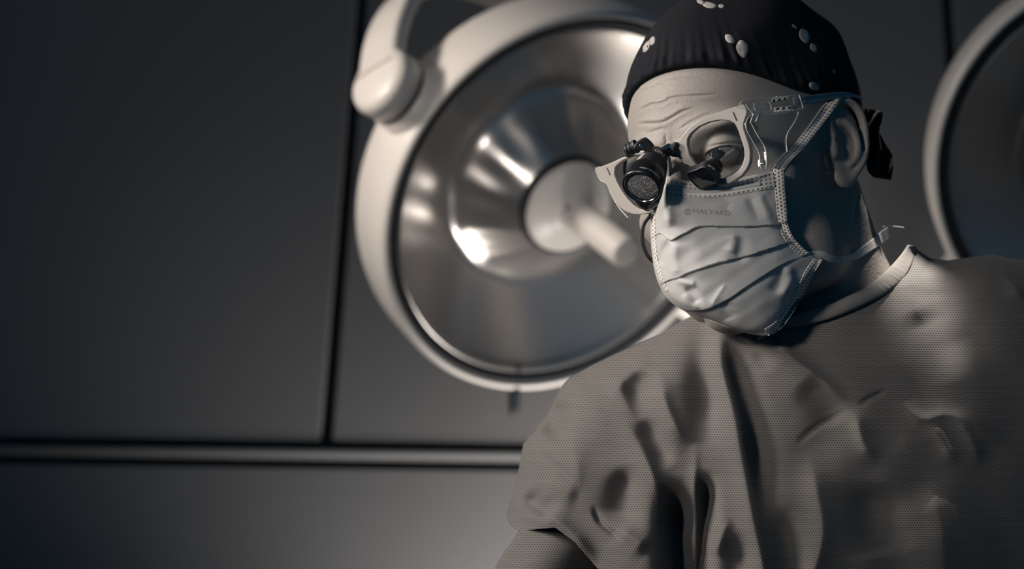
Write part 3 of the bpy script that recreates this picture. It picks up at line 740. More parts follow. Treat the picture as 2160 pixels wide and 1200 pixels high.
for line, wl, wr, am in FOLDS:
    d, sg, st = polyd(GX, GY, cr(line, 20)); wd = np.where(sg < 0, wl, wr) * 1.0
    wd = np.where(sg > 0, wr, wl) * (.45 + .8 * st if line[0] == (1324, 975) else 1)
    tp = np.clip(np.minimum(st, 1 - st) * 3.0 + .0, 0, 1); tp = tp * tp * (3 - 2 * tp)
    tp = np.where((line[-1][1] > 1195) & (st > .5), 1, tp)
    GZ = GZ + am * .85 * tp * (np.exp(-(d / (wd * 1.3)) ** 2) if am < 0 else .6 * (1 + (d / (wd * 1.5)) ** 2) ** -1.5 + .4 * np.exp(-np.sqrt(d * d + 4) / (wd * 1.1)))
# soft cloth ripples
GZ = GZ + .9 * np.sin(GX * .021 + GY * .017) * np.sin(GY * .013 - GX * .008) + .5 * np.sin(GX * .05 + 1.5 * np.sin(GY * .02))
FR = P(GX.ravel(), GY.ravel(), GZ.ravel()); UVg = np.stack([GX.ravel() / 2900, -GY.ravel() / 2900], -1)
parts_V = [FR]; parts_F = grid_faces(NR_, NC)
rim = [c for c in range(NC)] + [r * NC + NC - 1 for r in range(1, NR_)] + [(NR_ - 1) * NC + c for c in range(NC - 2, -1, -1)] + [r * NC for r in range(NR_ - 2, 0, -1)]
rx, ry, rz = GX.ravel()[rim], GY.ravel()[rim], GZ.ravel()[rim]
mx_, my_ = 1820.0, 1500.0; base = len(FR); prev = list(rim); UVs = [UVg]
for dz, sc in ((22, .985), (70, .95), (130, .86), (180, .70), (210, .45), (222, .15)):
    f = np.clip(sc, 0, 1)
    nx_ = mx_ + (rx - mx_) * f; ny_ = my_ + (ry - my_) * (1 - (1 - f) * .25); zz = rz - dz + np.where(rx < 1700, 40, -20) * (1 - f)
    nv = P(nx_, ny_, zz); cur = list(range(base, base + len(nv))); parts_V.append(nv); UVs.append(np.stack([nx_ / 2900 + .4, -ny_ / 2900], -1))
    n = len(cur)
    for j in range(n): parts_F.append((prev[(j + 1) % n], prev[j], cur[j], cur[(j + 1) % n]))
    prev = cur; base += len(nv)
cy_ = np.linspace(ry.min(), ry.max(), 3)
parts_V.append(P(mx_, 1500, 40 + .1 * 645 - 200)[None] if P(mx_, 1500, 0).ndim == 1 else P(mx_, 1500, -100)); UVs.append(np.array([[.5, -.5]]))
for j in range(len(prev)): parts_F.append((prev[(j + 1) % len(prev)], prev[j], base))
gown = mesh('surgical_gown', np.concatenate(parts_V), parts_F, M['gown'], person, uv=np.concatenate(UVs))
gown['label'] = 'grey woven surgical gown'
GOWNB = bvh_of(gown)
# lower sleeve coming out from under the draped upper sleeve
def sleeve(pts, radii):
    path = cr(pts, 60)
    rad = np.interp(np.linspace(0, 1, 60), [0, .25, .5, 1], radii)
    seg = 72; a = np.linspace(0, 2 * np.pi, seg, endpoint=False)
    c = P(*path.T); t, n, b = frames(c); V = []
    for k in range(60):
        w_ = 1 + .035 * np.sin(a * 3 + k * .16) + .03 * np.sin(a * 5 - k * .22 + 1)
        V.append(c[k] + (rad[k] / 1000 * w_)[:, None] * (np.cos(a)[:, None] * n[k] + np.sin(a)[:, None] * b[k]))
    V = np.concatenate(V); F_ = [(k * seg + j, k * seg + (j + 1) % seg, (k + 1) * seg + (j + 1) % seg, (k + 1) * seg + j) for k in range(59) for j in range(seg)] + [tuple(range(seg))[::-1], tuple(59 * seg + j for j in range(seg))]
    X_, Y_ = proj(V); return mesh('sleeve', V, F_, M['gown'], gown, uv=np.stack([X_ / 2900, -Y_ / 2900], -1), fix=True)
sleeve([(1310, 1010, -44), (1255, 1080, -24), (1208, 1160, -6), (1164, 1250, 8), (1126, 1380, 22)], [34, 38, 43, 46])
sleeve([(2290, 720, -50), (2350, 860, -40), (2400, 1020, -20), (2430, 1200, 15), (2440, 1400, 60)], [52, 56, 54, 48])
# neck binding
def ribbon(name, La, Rb, n, m, mat, parent, th=.6, uvs=(1, 1), lift=None):
    A = np.asarray(La); B = np.asarray(Rb); rows = []
    for i in range(n):
        t = np.linspace(0, 1, m)[:, None]; rows.append(A[i] * (1 - t) + B[i] * t)
    G = np.concatenate(rows)
    if lift is not None: G = lift(G, n, m)
    fr = P(G[:, 0], G[:, 1], G[:, 2]); bk = P(G[:, 0], G[:, 1], G[:, 2] - th)
    mid = fr.reshape(n, m, 3)[:, m // 2]; sl = np.r_[0, np.cumsum(np.linalg.norm(np.diff(mid, axis=0), axis=1))]
    U = np.repeat(sl / uvs[0], m); Vv = np.tile(np.linspace(0, uvs[1], m), n); uv = np.stack([U, Vv], -1)
    V, F_ = slab(fr, bk, grid_faces(n, m), n, m)
    return mesh(name, V, F_, mat, parent, uv=np.concatenate([uv, uv]), fix=True)
upb = cr([(1600, 694), (1640, 676), (1700, 657), (1752, 640), (1800, 618), (1845, 592), (1880, 560), (1902, 535), (1915, 516)], 120)
lwb = cr([(1596, 720), (1640, 697), (1700, 686), (1757, 671), (1812, 648), (1870, 618), (1904, 590), (1922, 558), (1934, 520)], 120)
def bz(G, n, m):
    for i in range(len(G)):
        G[i, 2] = gown_z(np.array([G[i, 0]]), np.array([G[i, 1]]))[0]
    v = np.tile(np.linspace(-1, 1, m), n); u = np.repeat(np.linspace(0, 1, n), m)
    G[:, 2] = G[:, 2] + 5.5 * np.sqrt(np.maximum(0, 1 - .8 * v ** 2)) + .5 * np.sin(u * 260) * (u > .7) * (1 - v * v)
    return G
def b3(A): return np.c_[A, np.zeros(len(A))]
ribbon('neck_binding', b3(upb), b3(lwb), 120, 13, M['binding'], gown, th=2.5, uvs=(.06, .2), lift=bz)

# ------------------------------------------------------------------ surgical mask
CT = np.array([
 [(1392, 392, 50), (1398, 381, 78), (1409, 372, 103), (1440, 380, 97), (1500, 384, 93), (1560, 375, 91), (1600, 367, 88), (1633, 361, 83)],
 [(1380, 420, 46), (1386, 418, 70), (1404, 408, 112), (1440, 415, 106), (1500, 418, 101), (1560, 411, 96), (1603, 404, 90), (1637, 398, 82)],
 [(1372, 456, 40), (1376, 454, 62), (1400, 445, 119), (1445, 448, 112), (1505, 448, 106), (1568, 442, 98), (1608, 436, 90), (1641, 430, 80)],
 [(1372, 492, 38), (1376, 490, 60), (1410, 490, 116), (1455, 484, 114), (1522, 480, 107), (1582, 476, 97), (1622, 472, 88), (1646, 468, 77)],
 [(1376, 545, 38), (1381, 545, 62), (1416, 535, 112), (1462, 535, 111), (1532, 528, 104), (1600, 515, 93), (1646, 506, 82), (1668, 500, 72)],
 [(1386, 590, 40), (1392, 588, 66), (1424, 590, 107), (1470, 592, 107), (1540, 585, 101), (1612, 562, 89), (1666, 544, 75), (1700, 532, 61)],
 [(1404, 625, 44), (1412, 622, 74), (1438, 632, 102), (1482, 634, 103), (1552, 626, 97), (1624, 603, 85), (1684, 574, 68), (1730, 545, 52)],
 [(1428, 647, 50), (1438, 645, 80), (1462, 655, 96), (1504, 660, 98), (1565, 658, 92), (1630, 638, 80), (1680, 610, 66), (1712, 585, 54)],
 [(1455, 661, 54), (1465, 663, 72), (1490, 672, 86), (1530, 684, 91), (1580, 690, 88), (1632, 676, 77), (1668, 650, 66), (1690, 628, 56)],
 [(1470, 664, 56), (1482, 668, 66), (1512, 682, 76), (1550, 696, 80), (1590, 706, 78), (1626, 706, 72), (1648, 690, 64), (1664, 666, 56)]], float)
CT[..., 2] = np.array([0, 0, -5, 0, 4, 7, 7, 4]) + np.array([(50, 72, 95, 96, 92, 90, 92, 92), (46, 66, 104, 107, 103, 97, 95, 92), (40, 60, 108, 110, 106, 100, 96, 91), (38, 58, 104, 109, 107, 101, 96, 89), (38, 58, 100, 107, 107, 101, 94, 88),
              (40, 60, 96, 104, 104, 98, 90, 84), (44, 66, 92, 101, 102, 94, 84, 78), (50, 72, 88, 97, 98, 90, 80, 76), (54, 70, 82, 90, 92, 84, 72, 66), (56, 66, 78, 83, 83, 78, 70, 60)])
NM, KM = 260, 240
def cr_axis(A, n, axis):
    A = np.moveaxis(A, axis, 0); k = A.shape[0]; t = np.linspace(0, k - 1, n); i = np.clip(t.astype(int), 0, k - 2); u = (t - i).reshape(-1, *([1] * (A.ndim - 1)))
    Q = np.concatenate([2 * A[:1] - A[1:2], A, 2 * A[-1:] - A[-2:-1]]); a, b, c, d = Q[i], Q[i + 1], Q[i + 2], Q[i + 3]
    R_ = .5 * (2 * b + (c - a) * u + (2 * a - 5 * b + 4 * c - d) * u * u + (3 * b - a - 3 * c + d) * u ** 3); return np.moveaxis(R_, 0, axis)
G = cr_axis(cr_axis(CT, NM, 0), KM, 1); mxx, myy, mzz = G[..., 0].copy(), G[..., 1].copy(), G[..., 2].copy()
PLE = [([(1378, 500), (1392, 492), (1404, 500), (1414, 508), (1432, 498), (1450, 489), (1477, 477), (1540, 477), (1600, 476), (1660, 470)], 2.2, 14),
       ([(1392, 600), (1414, 590), (1432, 585), (1453, 575), (1510, 556), (1570, 541), (1648, 517), (1690, 508)], 2.6, 16),
       ([(1440, 655), (1470, 655), (1495, 651), (1540, 629), (1567, 610), (1610, 582), (1660, 553), (1720, 535)], 2.2, 16)]
for line, am, wd in PLE:
    d, sg, st = polyd(mxx, myy, cr(line, 40)); fade = np.clip((1696 - mxx) / 60, 0, 1)
    up = sg > 0
    mzz = mzz + fade * np.where(up, am * np.exp(-d / wd), -am * .35 * np.exp(-d / (wd * .8)))
MF = [([(1402, 380), (1407, 430), (1411, 480)], 9, 12, 4), ([(1414, 508), (1416, 545), (1420, 585)], 8, 16, 4), ([(1380, 470), (1396, 500), (1412, 506)], 8, 8, 2.5),
      ([(1392, 560), (1400, 530), (1413, 512)], 8, 8, -4), ([(1425, 590), (1450, 598), (1468, 603)], 7, 7, 2.5), ([(1450, 603), (1460, 620), (1472, 640)], 9, 9, -2.5),
      ([(1440, 620), (1452, 640), (1474, 656)], 7, 7, 2), ([(1530, 600), (1515, 620), (1500, 648)], 5, 5, 1.0), ([(1580, 415), (1590, 440), (1605, 462)], 10, 10, -2.2), ([(1600, 410), (1615, 440), (1630, 462)], 9, 9, 2),
      ([(1540, 425), (1530, 445)], 8, 8, -1.6), ([(1440, 425), (1500, 430), (1540, 425)], 10, 10, -2.0), ([(1545, 492), (1548, 510), (1540, 535)], 14, 10, 2.2), ([(1565, 500), (1562, 530), (1552, 548)], 10, 14, -2),
      ([(1538, 636), (1532, 655), (1540, 676)], 14, 16, -3.0), ([(1640, 565), (1645, 590), (1632, 620)], 14, 10, -2.6), ([(1660, 560), (1668, 590), (1650, 630)], 10, 10, 2.2)]
for line, wl, wr, am in MF:
    d, sg, st = polyd(mxx, myy, cr(line, 16)); mzz = mzz + am * np.exp(-(d / np.where(sg > 0, wr, wl)) ** 2) * np.clip(np.minimum(st, 1 - st) * 5 + .15, 0, 1)
for r in range(0, NM, 4):           # keep the cloth clear of the skin
    for c in range(0, KM, 4):
        z = hit([BODY], mxx[r, c], myy[r, c])
        if z is not None: mzz[r:r + 4, c:c + 4] = np.maximum(mzz[r:r + 4, c:c + 4], z + 1.8)
mzz += .35 * np.sin(mxx * .11 + myy * .07) * np.sin(myy * .09)
mask = empty('surgical_mask', P(1560, 540, 60), 'pale pleated surgical mask covering the person\'s nose and mouth, printed with a faint maker\'s mark', 'mask')
gx, gy, gz = mxx.ravel(), myy.ravel(), mzz.ravel()
panel = mesh('mask_panel', *slab(P(gx, gy, gz), P(gx, gy, gz - 1.2), grid_faces(NM, KM), NM, KM), M['mask'], mask, fix=True)
MB = bvh_of(panel)
def on_mask(lift):
    def f(G, n, m):
        v = np.tile(np.linspace(-1, 1, m), n)
        for i in range(len(G)):
            z = hit([MB], G[i, 0], G[i, 1])
            if z is not None: G[i, 2] = z
        G2 = G[:, 2].reshape(n, m)
        # follow the sheet where it is under the strip, else stay with its middle
        for i in range(n):
            ok = G2[i] != 0
            G2[i] = np.where(ok, G2[i], np.mean(G2[i][ok]) if ok.any() else 0)
        ok = G2[:, 0] != 0
        for j in range(m): G2[:, j] = np.interp(np.arange(n), np.arange(n)[ok], G2[ok, j])
        k = np.array([1, 2, 3, 2, 1]) / 9.0
        for j in range(m):
            G2[:, j] = np.convolve(np.pad(G2[:, j], 2, mode='edge'), k, 'valid')
        G[:, 2] = G2.ravel() + lift + .9 * np.sqrt(np.maximum(0, 1 - v * v)); return G
    return f
# side bindings
la = cr([(1631, 357), (1633, 390), (1637, 430), (1641, 462), (1652, 500), (1674, 528), (1690, 541)], 110)
ra = cr([(1654, 357), (1656, 396), (1660, 440), (1662, 470), (1672, 497), (1692, 521), (1708, 534)], 110)
ribbon('side_binding', b3(la), b3(ra), 110, 9, M['mask_dots'], mask, th=1.6, uvs=(.0026, 3), lift=on_mask(.3))
la = cr([(1716, 546), (1700, 568), (1684, 600), (1664, 640), (1638, 676), (1612, 694)], 90)
ra = cr([(1736, 548), (1718, 574), (1697, 612), (1676, 655), (1650, 690), (1620, 709)], 90)
ribbon('side_binding', b3(la), b3(ra), 90, 9, M['mask_dots'], mask, th=1.6, uvs=(.0026, 3), lift=on_mask(.3))
la = cr([(1375, 455), (1376, 490), (1381, 545), (1392, 588), (1404, 615)], 60); ra = cr([(1382, 455), (1383, 490), (1388, 545), (1399, 588), (1412, 615)], 60)
ribbon('side_binding', b3(la), b3(ra), 60, 7, M['mask_dots'], mask, th=1.4, uvs=(.003, 2), lift=on_mask(.3))
# stitched top edge with nose wire
la = cr([(1406, 374), (1440, 383), (1500, 387), (1560, 378), (1600, 370), (1632, 362)], 110); ra = cr([(1404, 411), (1440, 415), (1500, 418), (1560, 410), (1600, 403), (1637, 398)], 110)
ribbon('top_edge', b3(la), b3(ra), 110, 11, M['mask_edge'], mask, th=1.0, uvs=(.0034, 4), lift=on_mask(.2))
la = cr([(1406, 386), (1440, 395), (1500, 398), (1560, 389), (1604, 382)], 80); ra = cr([(1405, 398), (1440, 405), (1500, 408), (1560, 400), (1604, 393)], 80)
ribbon('nose_wire', b3(la), b3(ra), 80, 7, M['mask'], mask, th=1.0, uvs=(.01, 1), lift=on_mask(.8))
# printed mark
def text_mesh(txt, size=1.0, bold=0.0):
    c = bpy.data.curves.new('txt', 'FONT'); c.body = txt; c.size = size; c.offset = bold; c.resolution_u = 3
    o = bpy.data.objects.new('txt', c); COL.objects.link(o)
    dg = bpy.context.evaluated_depsgraph_get(); me = bpy.data.meshes.new_from_object(o.evaluated_get(dg))
    v = np.array([x.co[:2] for x in me.vertices]); f = [tuple(p.vertices) for p in me.polygons]
    bpy.data.objects.remove(o); bpy.data.curves.remove(c); bpy.data.meshes.remove(me)
    return v, f
def text_on(trees, txt, p0, p1, height, name, mat, parent, bold=.01, lift=.35, stretch=True):
    v, f = text_mesh(txt, 1.0, bold); v = v - v.min(0); wd, ht = v.max(0); p0, p1 = np.array(p0, float), np.array(p1, float)
    e = p1 - p0; n = np.array([e[1], -e[0]]) / np.linalg.norm(e)
    q = p0 + v[:, :1] / wd * e + v[:, 1:] / ht * height * n; out = []
    for x, y in q:
        z = hit(trees, x, y); out.append(z if z is not None else np.nan)
    out = np.array(out); out = np.where(np.isnan(out), np.nanmean(out), out)
    return mesh(name, P(q[:, 0], q[:, 1], out + lift), f, mat, parent, smooth=False)
text_on([MB], 'HALYARD', (1461.5, 449), (1541, 455), 9.5, 'printed_lettering', M['mask_ink'], mask, .014, .5)
def ring_on(trees, c, r, wd, name, mat, parent, lift=.5, n=40):
    V = []
    for k in range(n):
        a = 2 * math.pi * k / n
        for rr in (r - wd, r): V.append((c[0] + rr * math.cos(a), c[1] + rr * math.sin(a)))
    V = np.array(V); z = np.array([hit(trees, x, y) or 0 for x, y in V])
    return mesh(name, P(V[:, 0], V[:, 1], z + lift), [(2 * k, 2 * k + 1, (2 * k + 3) % (2 * n), (2 * k + 2) % (2 * n)) for k in range(n)], mat, parent, smooth=False)
ring_on([MB], (1449.5, 447), 6.4, 1.6, 'printed_emblem', M['mask_ink'], mask)
text_on([MB], 'Y', (1446.5, 450.5), (1452.5, 450.8), 6.5, 'printed_emblem', M['mask_ink'], mask, .01, .5)
# tie straps
def over_body(z0, z1, lift, tw=0.0):
    def f(G, n, m):
        zl = np.repeat(np.linspace(z0, z1, n), m); v = np.tile(np.linspace(-1, 1, m), n)
        for i in range(len(G)):
            z = hit([BODY], G[i, 0], G[i, 1]); G[i, 2] = max(zl[i], (z + lift) if z is not None else -1e9)
        g2 = G[:, 2].reshape(n, m); k = np.ones(9) / 9
        for j in range(m): g2[:, j] = np.maximum(g2[:, j], np.convolve(np.pad(g2[:, j], 4, mode='edge'), k, 'valid'))
        G[:, 2] = g2.ravel(); return G
    return f
la = cr([(1631, 363), (1636, 345), (1668, 312), (1704, 268), (1735, 224), (1754, 205)], 120); ra = cr([(1653, 362), (1668, 340), (1700, 306), (1740, 256), (1774, 212), (1782, 204)], 120)
ribbon('tie_strap', b3(la), b3(ra), 120, 9, M['mask_dots'], mask, th=.8, uvs=(.0034, 3), lift=over_body(86, 20, 1.2))
la = cr([(1688, 536), (1706, 530), (1735, 529), (1753, 537), (1772, 540), (1800, 532), (1830, 512), (1858, 488), (1872, 478)], 120); ra = cr([(1690, 545), (1712, 547), (1734, 546), (1752, 554), (1775, 555), (1806, 547), (1838, 530), (1866, 512), (1880, 504)], 120)
ribbon('tie_strap', b3(la), b3(ra), 120, 9, M['tie'], mask, th=.8, uvs=(.06, .2), lift=over_body(60, -40, 1.5))
# loose thread beside the neck
mesh('loose_thread', *tube(P(*cr([(1862, 478, -30), (1880, 477, -28), (1907, 480, -26)], 12).T), .00035, 6), M['tie'], mask)

# ------------------------------------------------------------------ magnifying glasses with a head light
gl = empty('magnifying_glasses', H((0, 20, 108)), 'pale framed magnifying glasses with black loupes and a clip-on head light, worn by the person', 'glasses')
def Gp(px, py, off=0.0):            # pixel -> point on the curved front of the spectacles, off mm forwards
    r = ray(px, py); a, b = 1.5, 2.0
    def f(t):
        h = Hinv(CAM + r * t); return h[2] - (109 + .10 * (h[1] - 20) - .0017 * h[0] ** 2 + off)
    for _ in range(50):
        m_ = (a + b) / 2
        if f(m_) > 0: a = m_
        else: b = m_
    return CAM + r * (a + b) / 2
FD = hdir(0, 0, 1)
def c3(L_): return [(1230 + .225 * x, 150 + .225 * y) for x, y in L_]
def z1(L_): return [(1230 + x / 6, 260 + y / 6) for x, y in L_]
near_out = c3([(855, 715), (930, 600), (1000, 520), (1100, 452), (1200, 408), (1300, 375), (1400, 340), (1505, 305), (1528, 345), (1540, 410), (1512, 445), (1500, 490), (1505, 545), (1525, 605), (1550, 680), (1566, 760), (1562, 850), (1532, 920), (1485, 980), (1420, 1024), (1350, 1056), (1280, 1070), (1200, 1060), (1120, 1015), (1050, 955), (985, 880), (920, 815)])
near_in = c3([(972, 690), (975, 640), (1003, 585), (1080, 520), (1180, 475), (1280, 456), (1370, 462), (1420, 490), (1450, 550), (1480, 640), (1506, 720), (1512, 800), (1495, 870), (1460, 930), (1400, 972), (1330, 1000), (1260, 1005), (1190, 990), (1110, 935), (1040, 860), (995, 790)])
far_out = z1([(1015, 330), (900, 330), (740, 350), (600, 395), (480, 440), (340, 505), (230, 545), (140, 560), (165, 640), (215, 715), (290, 765), (335, 850), (395, 965), (460, 1060), (540, 1120), (640, 1150), (760, 1150), (880, 1118), (990, 1060), (1060, 960), (1090, 760), (1090, 520), (1070, 420)])
far_in = z1([(400, 560), (440, 515), (500, 470), (600, 425), (720, 400), (840, 395), (940, 420), (1000, 500), (1020, 640), (1010, 800), (985, 930), (930, 1020), (860, 1080), (790, 1100), (720, 1085), (640, 1035), (565, 960), (500, 870), (430, 750), (392, 650)])
def rim_part(name, outer, inner, c, th=4.0, n=120):
    o_ = radial(outer, c, n); i_ = radial(inner, c, n)
    A = [np.array([Gp(x, y) for x, y in Q]) for Q in (o_, i_)]
    B = [q - FD * th / 1000 for q in A]
    V = np.concatenate([A[0], A[1], B[0], B[1]]); F_ = []
    for j in range(n):
        k = (j + 1) % n
        F_ += [(j, k, n + k, n + j), (2 * n + k, 2 * n + j, 3 * n + j, 3 * n + k), (k, j, 2 * n + j, 2 * n + k), (n + j, n + k, 3 * n + k, 3 * n + j)]
    return bevel(mesh(name, V, F_, M['white_plastic'], gl, smooth=False, fix=True), .0005, 2, 50)
def lens_part(inner, c, n=96, rings=6):
    i_ = radial(inner, c, n); fr = [np.array(Gp(*c, -1.2))]; c = np.array(c)
    for s_ in np.linspace(1 / rings, 1.01, rings): fr += [Gp(*(c + (q - c) * s_), -1.2 + 1.2 * (1 - s_ ** 2)) for q in i_]
    fr = np.array(fr); f = [(0, 1 + j, 1 + (j + 1) % n) for j in range(n)]
    for r in range(rings - 1): f += [(1 + r * n + j, 1 + (r + 1) * n + j, 1 + (r + 1) * n + (j + 1) % n, 1 + r * n + (j + 1) % n) for j in range(n)]
    return mesh('lens', fr, f, M['lens'], gl)
cn = c3([(1250, 735)])[0]; cf = z1([(720, 740)])[0]
rim_part('front_frame', near_out, near_in, cn); rim_part('front_frame', far_out, far_in, cf)
lens_part(near_in, cn); lens_part(far_in, cf)
def plate(name, pts, mat, parent, off=0.0, th=4.0, n=None, bev=.0006):
    q = closed_cr(pts, n) if n else np.array(pts, float)
    A = np.array([Gp(x, y, off) for x, y in q]); return bevel(mesh(name, *prism(A, A - FD * th / 1000), M[mat] if isinstance(mat, str) else mat, parent, smooth=False, fix=True), bev, 2)
# bridge and slots
plate('bridge', c3([(742, 735), (800, 690), (868, 705), (990, 880), (950, 870), (880, 800), (800, 760)]), 'white_plastic', gl, -.5, 4)
plate('frame_slot', c3([(1399, 385), (1410, 380), (1446, 462), (1440, 470), (1430, 462)]), 'black_matt', gl, .25, .8)
plate('frame_slot', z1([(292, 562), (304, 558), (348, 655), (342, 662), (330, 655)]), 'black_matt', gl, .25, .8)
# clear side arms
TN = hdir(1, 0, .11); TP = H((73, 25, 97))
def Tp(px, py, off=0.0): return plane_pt(px, py, TP + TN * off / 1000, TN)
def z2(L_): return [(1540 + x / 5, 160 + y / 5) for x, y in L_]
def tplate(name, pts, mat, parent, off, th, n=None, bev=.0005):
    q = closed_cr(pts, n) if n else np.array(pts, float)
    A = np.array([Tp(x, y, off) for x, y in q]); return bevel(mesh(name, *prism(A, A - TN * th / 1000), M[mat], parent, smooth=False, fix=True), bev, 2)
def edge_line(name, pts, mat, parent, off, r, closed=False, n=60):
    q = cr(pts, n) if not closed else closed_cr(pts, n)
    A = np.array([Tp(x, y, off) for x, y in q])
    if closed: A = np.vstack([A, A[:1]])
    return mesh(name, *tube(A, r / 1000, 8), M[mat], parent)
arm = tplate('side_arm', z2([(95, 300), (160, 255), (440, 226), (600, 212), (728, 195), (772, 338), (766, 352), (640, 372), (310, 402), (240, 404), (215, 345)]), 'clear', gl, 1.5, 5)
edge_line('arm_edge', z2([(100, 298), (160, 258), (440, 230), (600, 216), (726, 198)]), 'clear_edge', arm, 1.5, .35)
edge_line('arm_edge', z2([(728, 198), (750, 268), (770, 338)]), 'clear_edge', arm, 1.5, .45)
edge_line('arm_edge', z2([(768, 348), (640, 370), (310, 400), (242, 402)]), 'clear_edge', arm, 1.5, .4)
edge_line('arm_edge', z2([(310, 424), (450, 412), (600, 390)]), 'clear_edge', arm, 1.0, .25)
edge_line('arm_edge', z2([(165, 300), (200, 350), (242, 404), (228, 450), (216, 490)]), 'clear_edge', arm, 1.6, .4)
tplate('arm_tab', z2([(308, 400), (330, 398), (300, 470), (288, 480), (278, 474)]), 'clear_edge', arm, 1.2, 1.5)
for k in range(3):
    tplate('arm_rib', z2([(446 + 58 * k, 262 - 10 * k), (478 + 58 * k, 216 - 5 * k), (500 + 58 * k, 214 - 5 * k), (494 + 58 * k, 262 - 10 * k)]), 'clear_rib', arm, 2.6, 2.5)
    tplate('arm_rib', z2([(482 + 62 * k, 326 - 5 * k), (516 + 62 * k, 320 - 5 * k), (524 + 62 * k, 366 - 5 * k), (502 + 62 * k, 392 - 8 * k), (490 + 62 * k, 372 - 6 * k)]), 'clear_rib', arm, 2.6, 2.5)
    for (x_, y_) in ((452 + 58 * k, 250 - 9 * k), (492 + 62 * k, 336 - 5 * k)):
        tplate('rib_notch', z2([(x_, y_), (x_ + 24, y_ - 3), (x_ + 26, y_ + 20), (x_ + 4, y_ + 24)]), 'black_matt', arm, 2.9, .6)
edge_line('moulded_mark', z2([(245, 288), (392, 262), (430, 360), (282, 376), (246, 290)]), 'clear_edge', arm, 1.8, .18, n=100)
def ttext(txt, p0, p1, hgt, name, mat, off, bold=0):
    v, f = text_mesh(txt, 1.0, bold); v = v - v.min(0); wd, ht = v.max(0); p0, p1 = np.array(p0, float), np.array(p1, float)
    e = p1 - p0; n = np.array([e[1], -e[0]]) / np.linalg.norm(e); q = p0 + v[:, :1] / wd * e + v[:, 1:] / ht * hgt * n
    return mesh(name, np.array([Tp(x, y, off) for x, y in q]), f, M[mat], arm, smooth=False)
ttext('CE', z2([(282, 364)])[0], z2([(412, 348)])[0], 13, 'moulded_mark', 'clear_edge', 1.9)
brace = [(165, 500), (172, 478), (216, 486), (222, 500), (290, 625), (350, 720), (376, 790), (384, 880), (382, 960), (368, 988), (340, 990), (316, 955), (314, 880), (300, 800), (240, 690), (180, 580)]
br = tplate('side_brace', z2(brace), 'clear', gl, 1.0, 2.2)
edge_line('brace_edge', z2([(218, 490), (290, 625), (350, 720), (376, 790), (384, 880), (382, 960), (366, 988), (340, 990), (318, 958)]), 'clear_edge', br, 1.0, .38)
edge_line('brace_edge', z2([(318, 955), (312, 860), (298, 800), (240, 690), (180, 580), (166, 510), (190, 440), (240, 404)]), 'clear_edge', br, 1.0, .26)
pin = Tp(*z2([(354, 922)])[0], 1.6); mesh('rivet', *lathe(pin, TN, [(-.002, .0012), (.0002, .0012), (.0006, .0008), (.0007, 0)], 16), M['steel'], br)
shield = tplate('side_shield', z2([(225, 440), (310, 404), (640, 372), (700, 372), (720, 385), (700, 450), (655, 530), (610, 600), (594, 680), (600, 760), (605, 800), (480, 905), (380, 980), (384, 880), (350, 720), (220, 490)]), 'clear', gl, .6, .7, bev=.0001)
edge_line('shield_edge', z2([(660, 362), (700, 368), (720, 386), (702, 450), (655, 530), (610, 600), (592, 680), (598, 750), (605, 802)]), 'clear_edge', shield, .6, .32)
edge_line('shield_edge', z2([(380, 976), (480, 902), (590, 800)]), 'clear_edge', shield, .6, .2)
def over_head(G, n, m):
    for i in range(len(G)):
        z = hit([BODY], G[i, 0], G[i, 1]); p = Hinv(Tp(G[i, 0], G[i, 1], -1)); zc = float(p @ HM[:, 2])
        G[i, 2] = max(zc, z + 2.6) if z is not None else zc
    g2 = G[:, 2].reshape(n, m); g2[:] = np.maximum(g2, g2.mean(1, keepdims=True)); k = np.ones(9) / 9
    for j in range(m): g2[:, j] = np.convolve(np.pad(g2[:, j], 4, mode='edge'), k, 'valid')
    return G
la = cr([(1672, 205), (1700, 202), (1740, 197), (1778, 194), (1806, 199), (1822, 207)], 60); ra = cr([(1674, 222), (1700, 220), (1740, 213), (1778, 206), (1802, 206), (1820, 209)], 60)
tm = ribbon('temple', b3(la), b3(ra), 60, 9, M['temple'], gl, th=2.5, uvs=(.1, 1), lift=over_head); tm['label'] = 'grey temple tip over the ear'
# far side piece, seen edge on
plate('side_arm', z1([(130, 555), (210, 545), (250, 560), (300, 700), (288, 772), (215, 715), (160, 640)]), 'clear', gl, -3, 6)
fs = plate('side_brace', z1([(285, 765), (345, 840), (400, 945), (470, 1050), (545, 1110), (585, 1180), (560, 1205), (500, 1150), (430, 1060), (370, 960), (310, 830)]), 'clear', gl, -5, 3)
fe = [Gp(x, y, -5) for x, y in cr(z1([(160, 600), (215, 712), (300, 770), (345, 870), (405, 985), (470, 1085), (545, 1170), (570, 1200)]), 40)]
mesh('brace_edge', *tube(np.array(fe), .0004, 8), M['clear_edge'], fs)

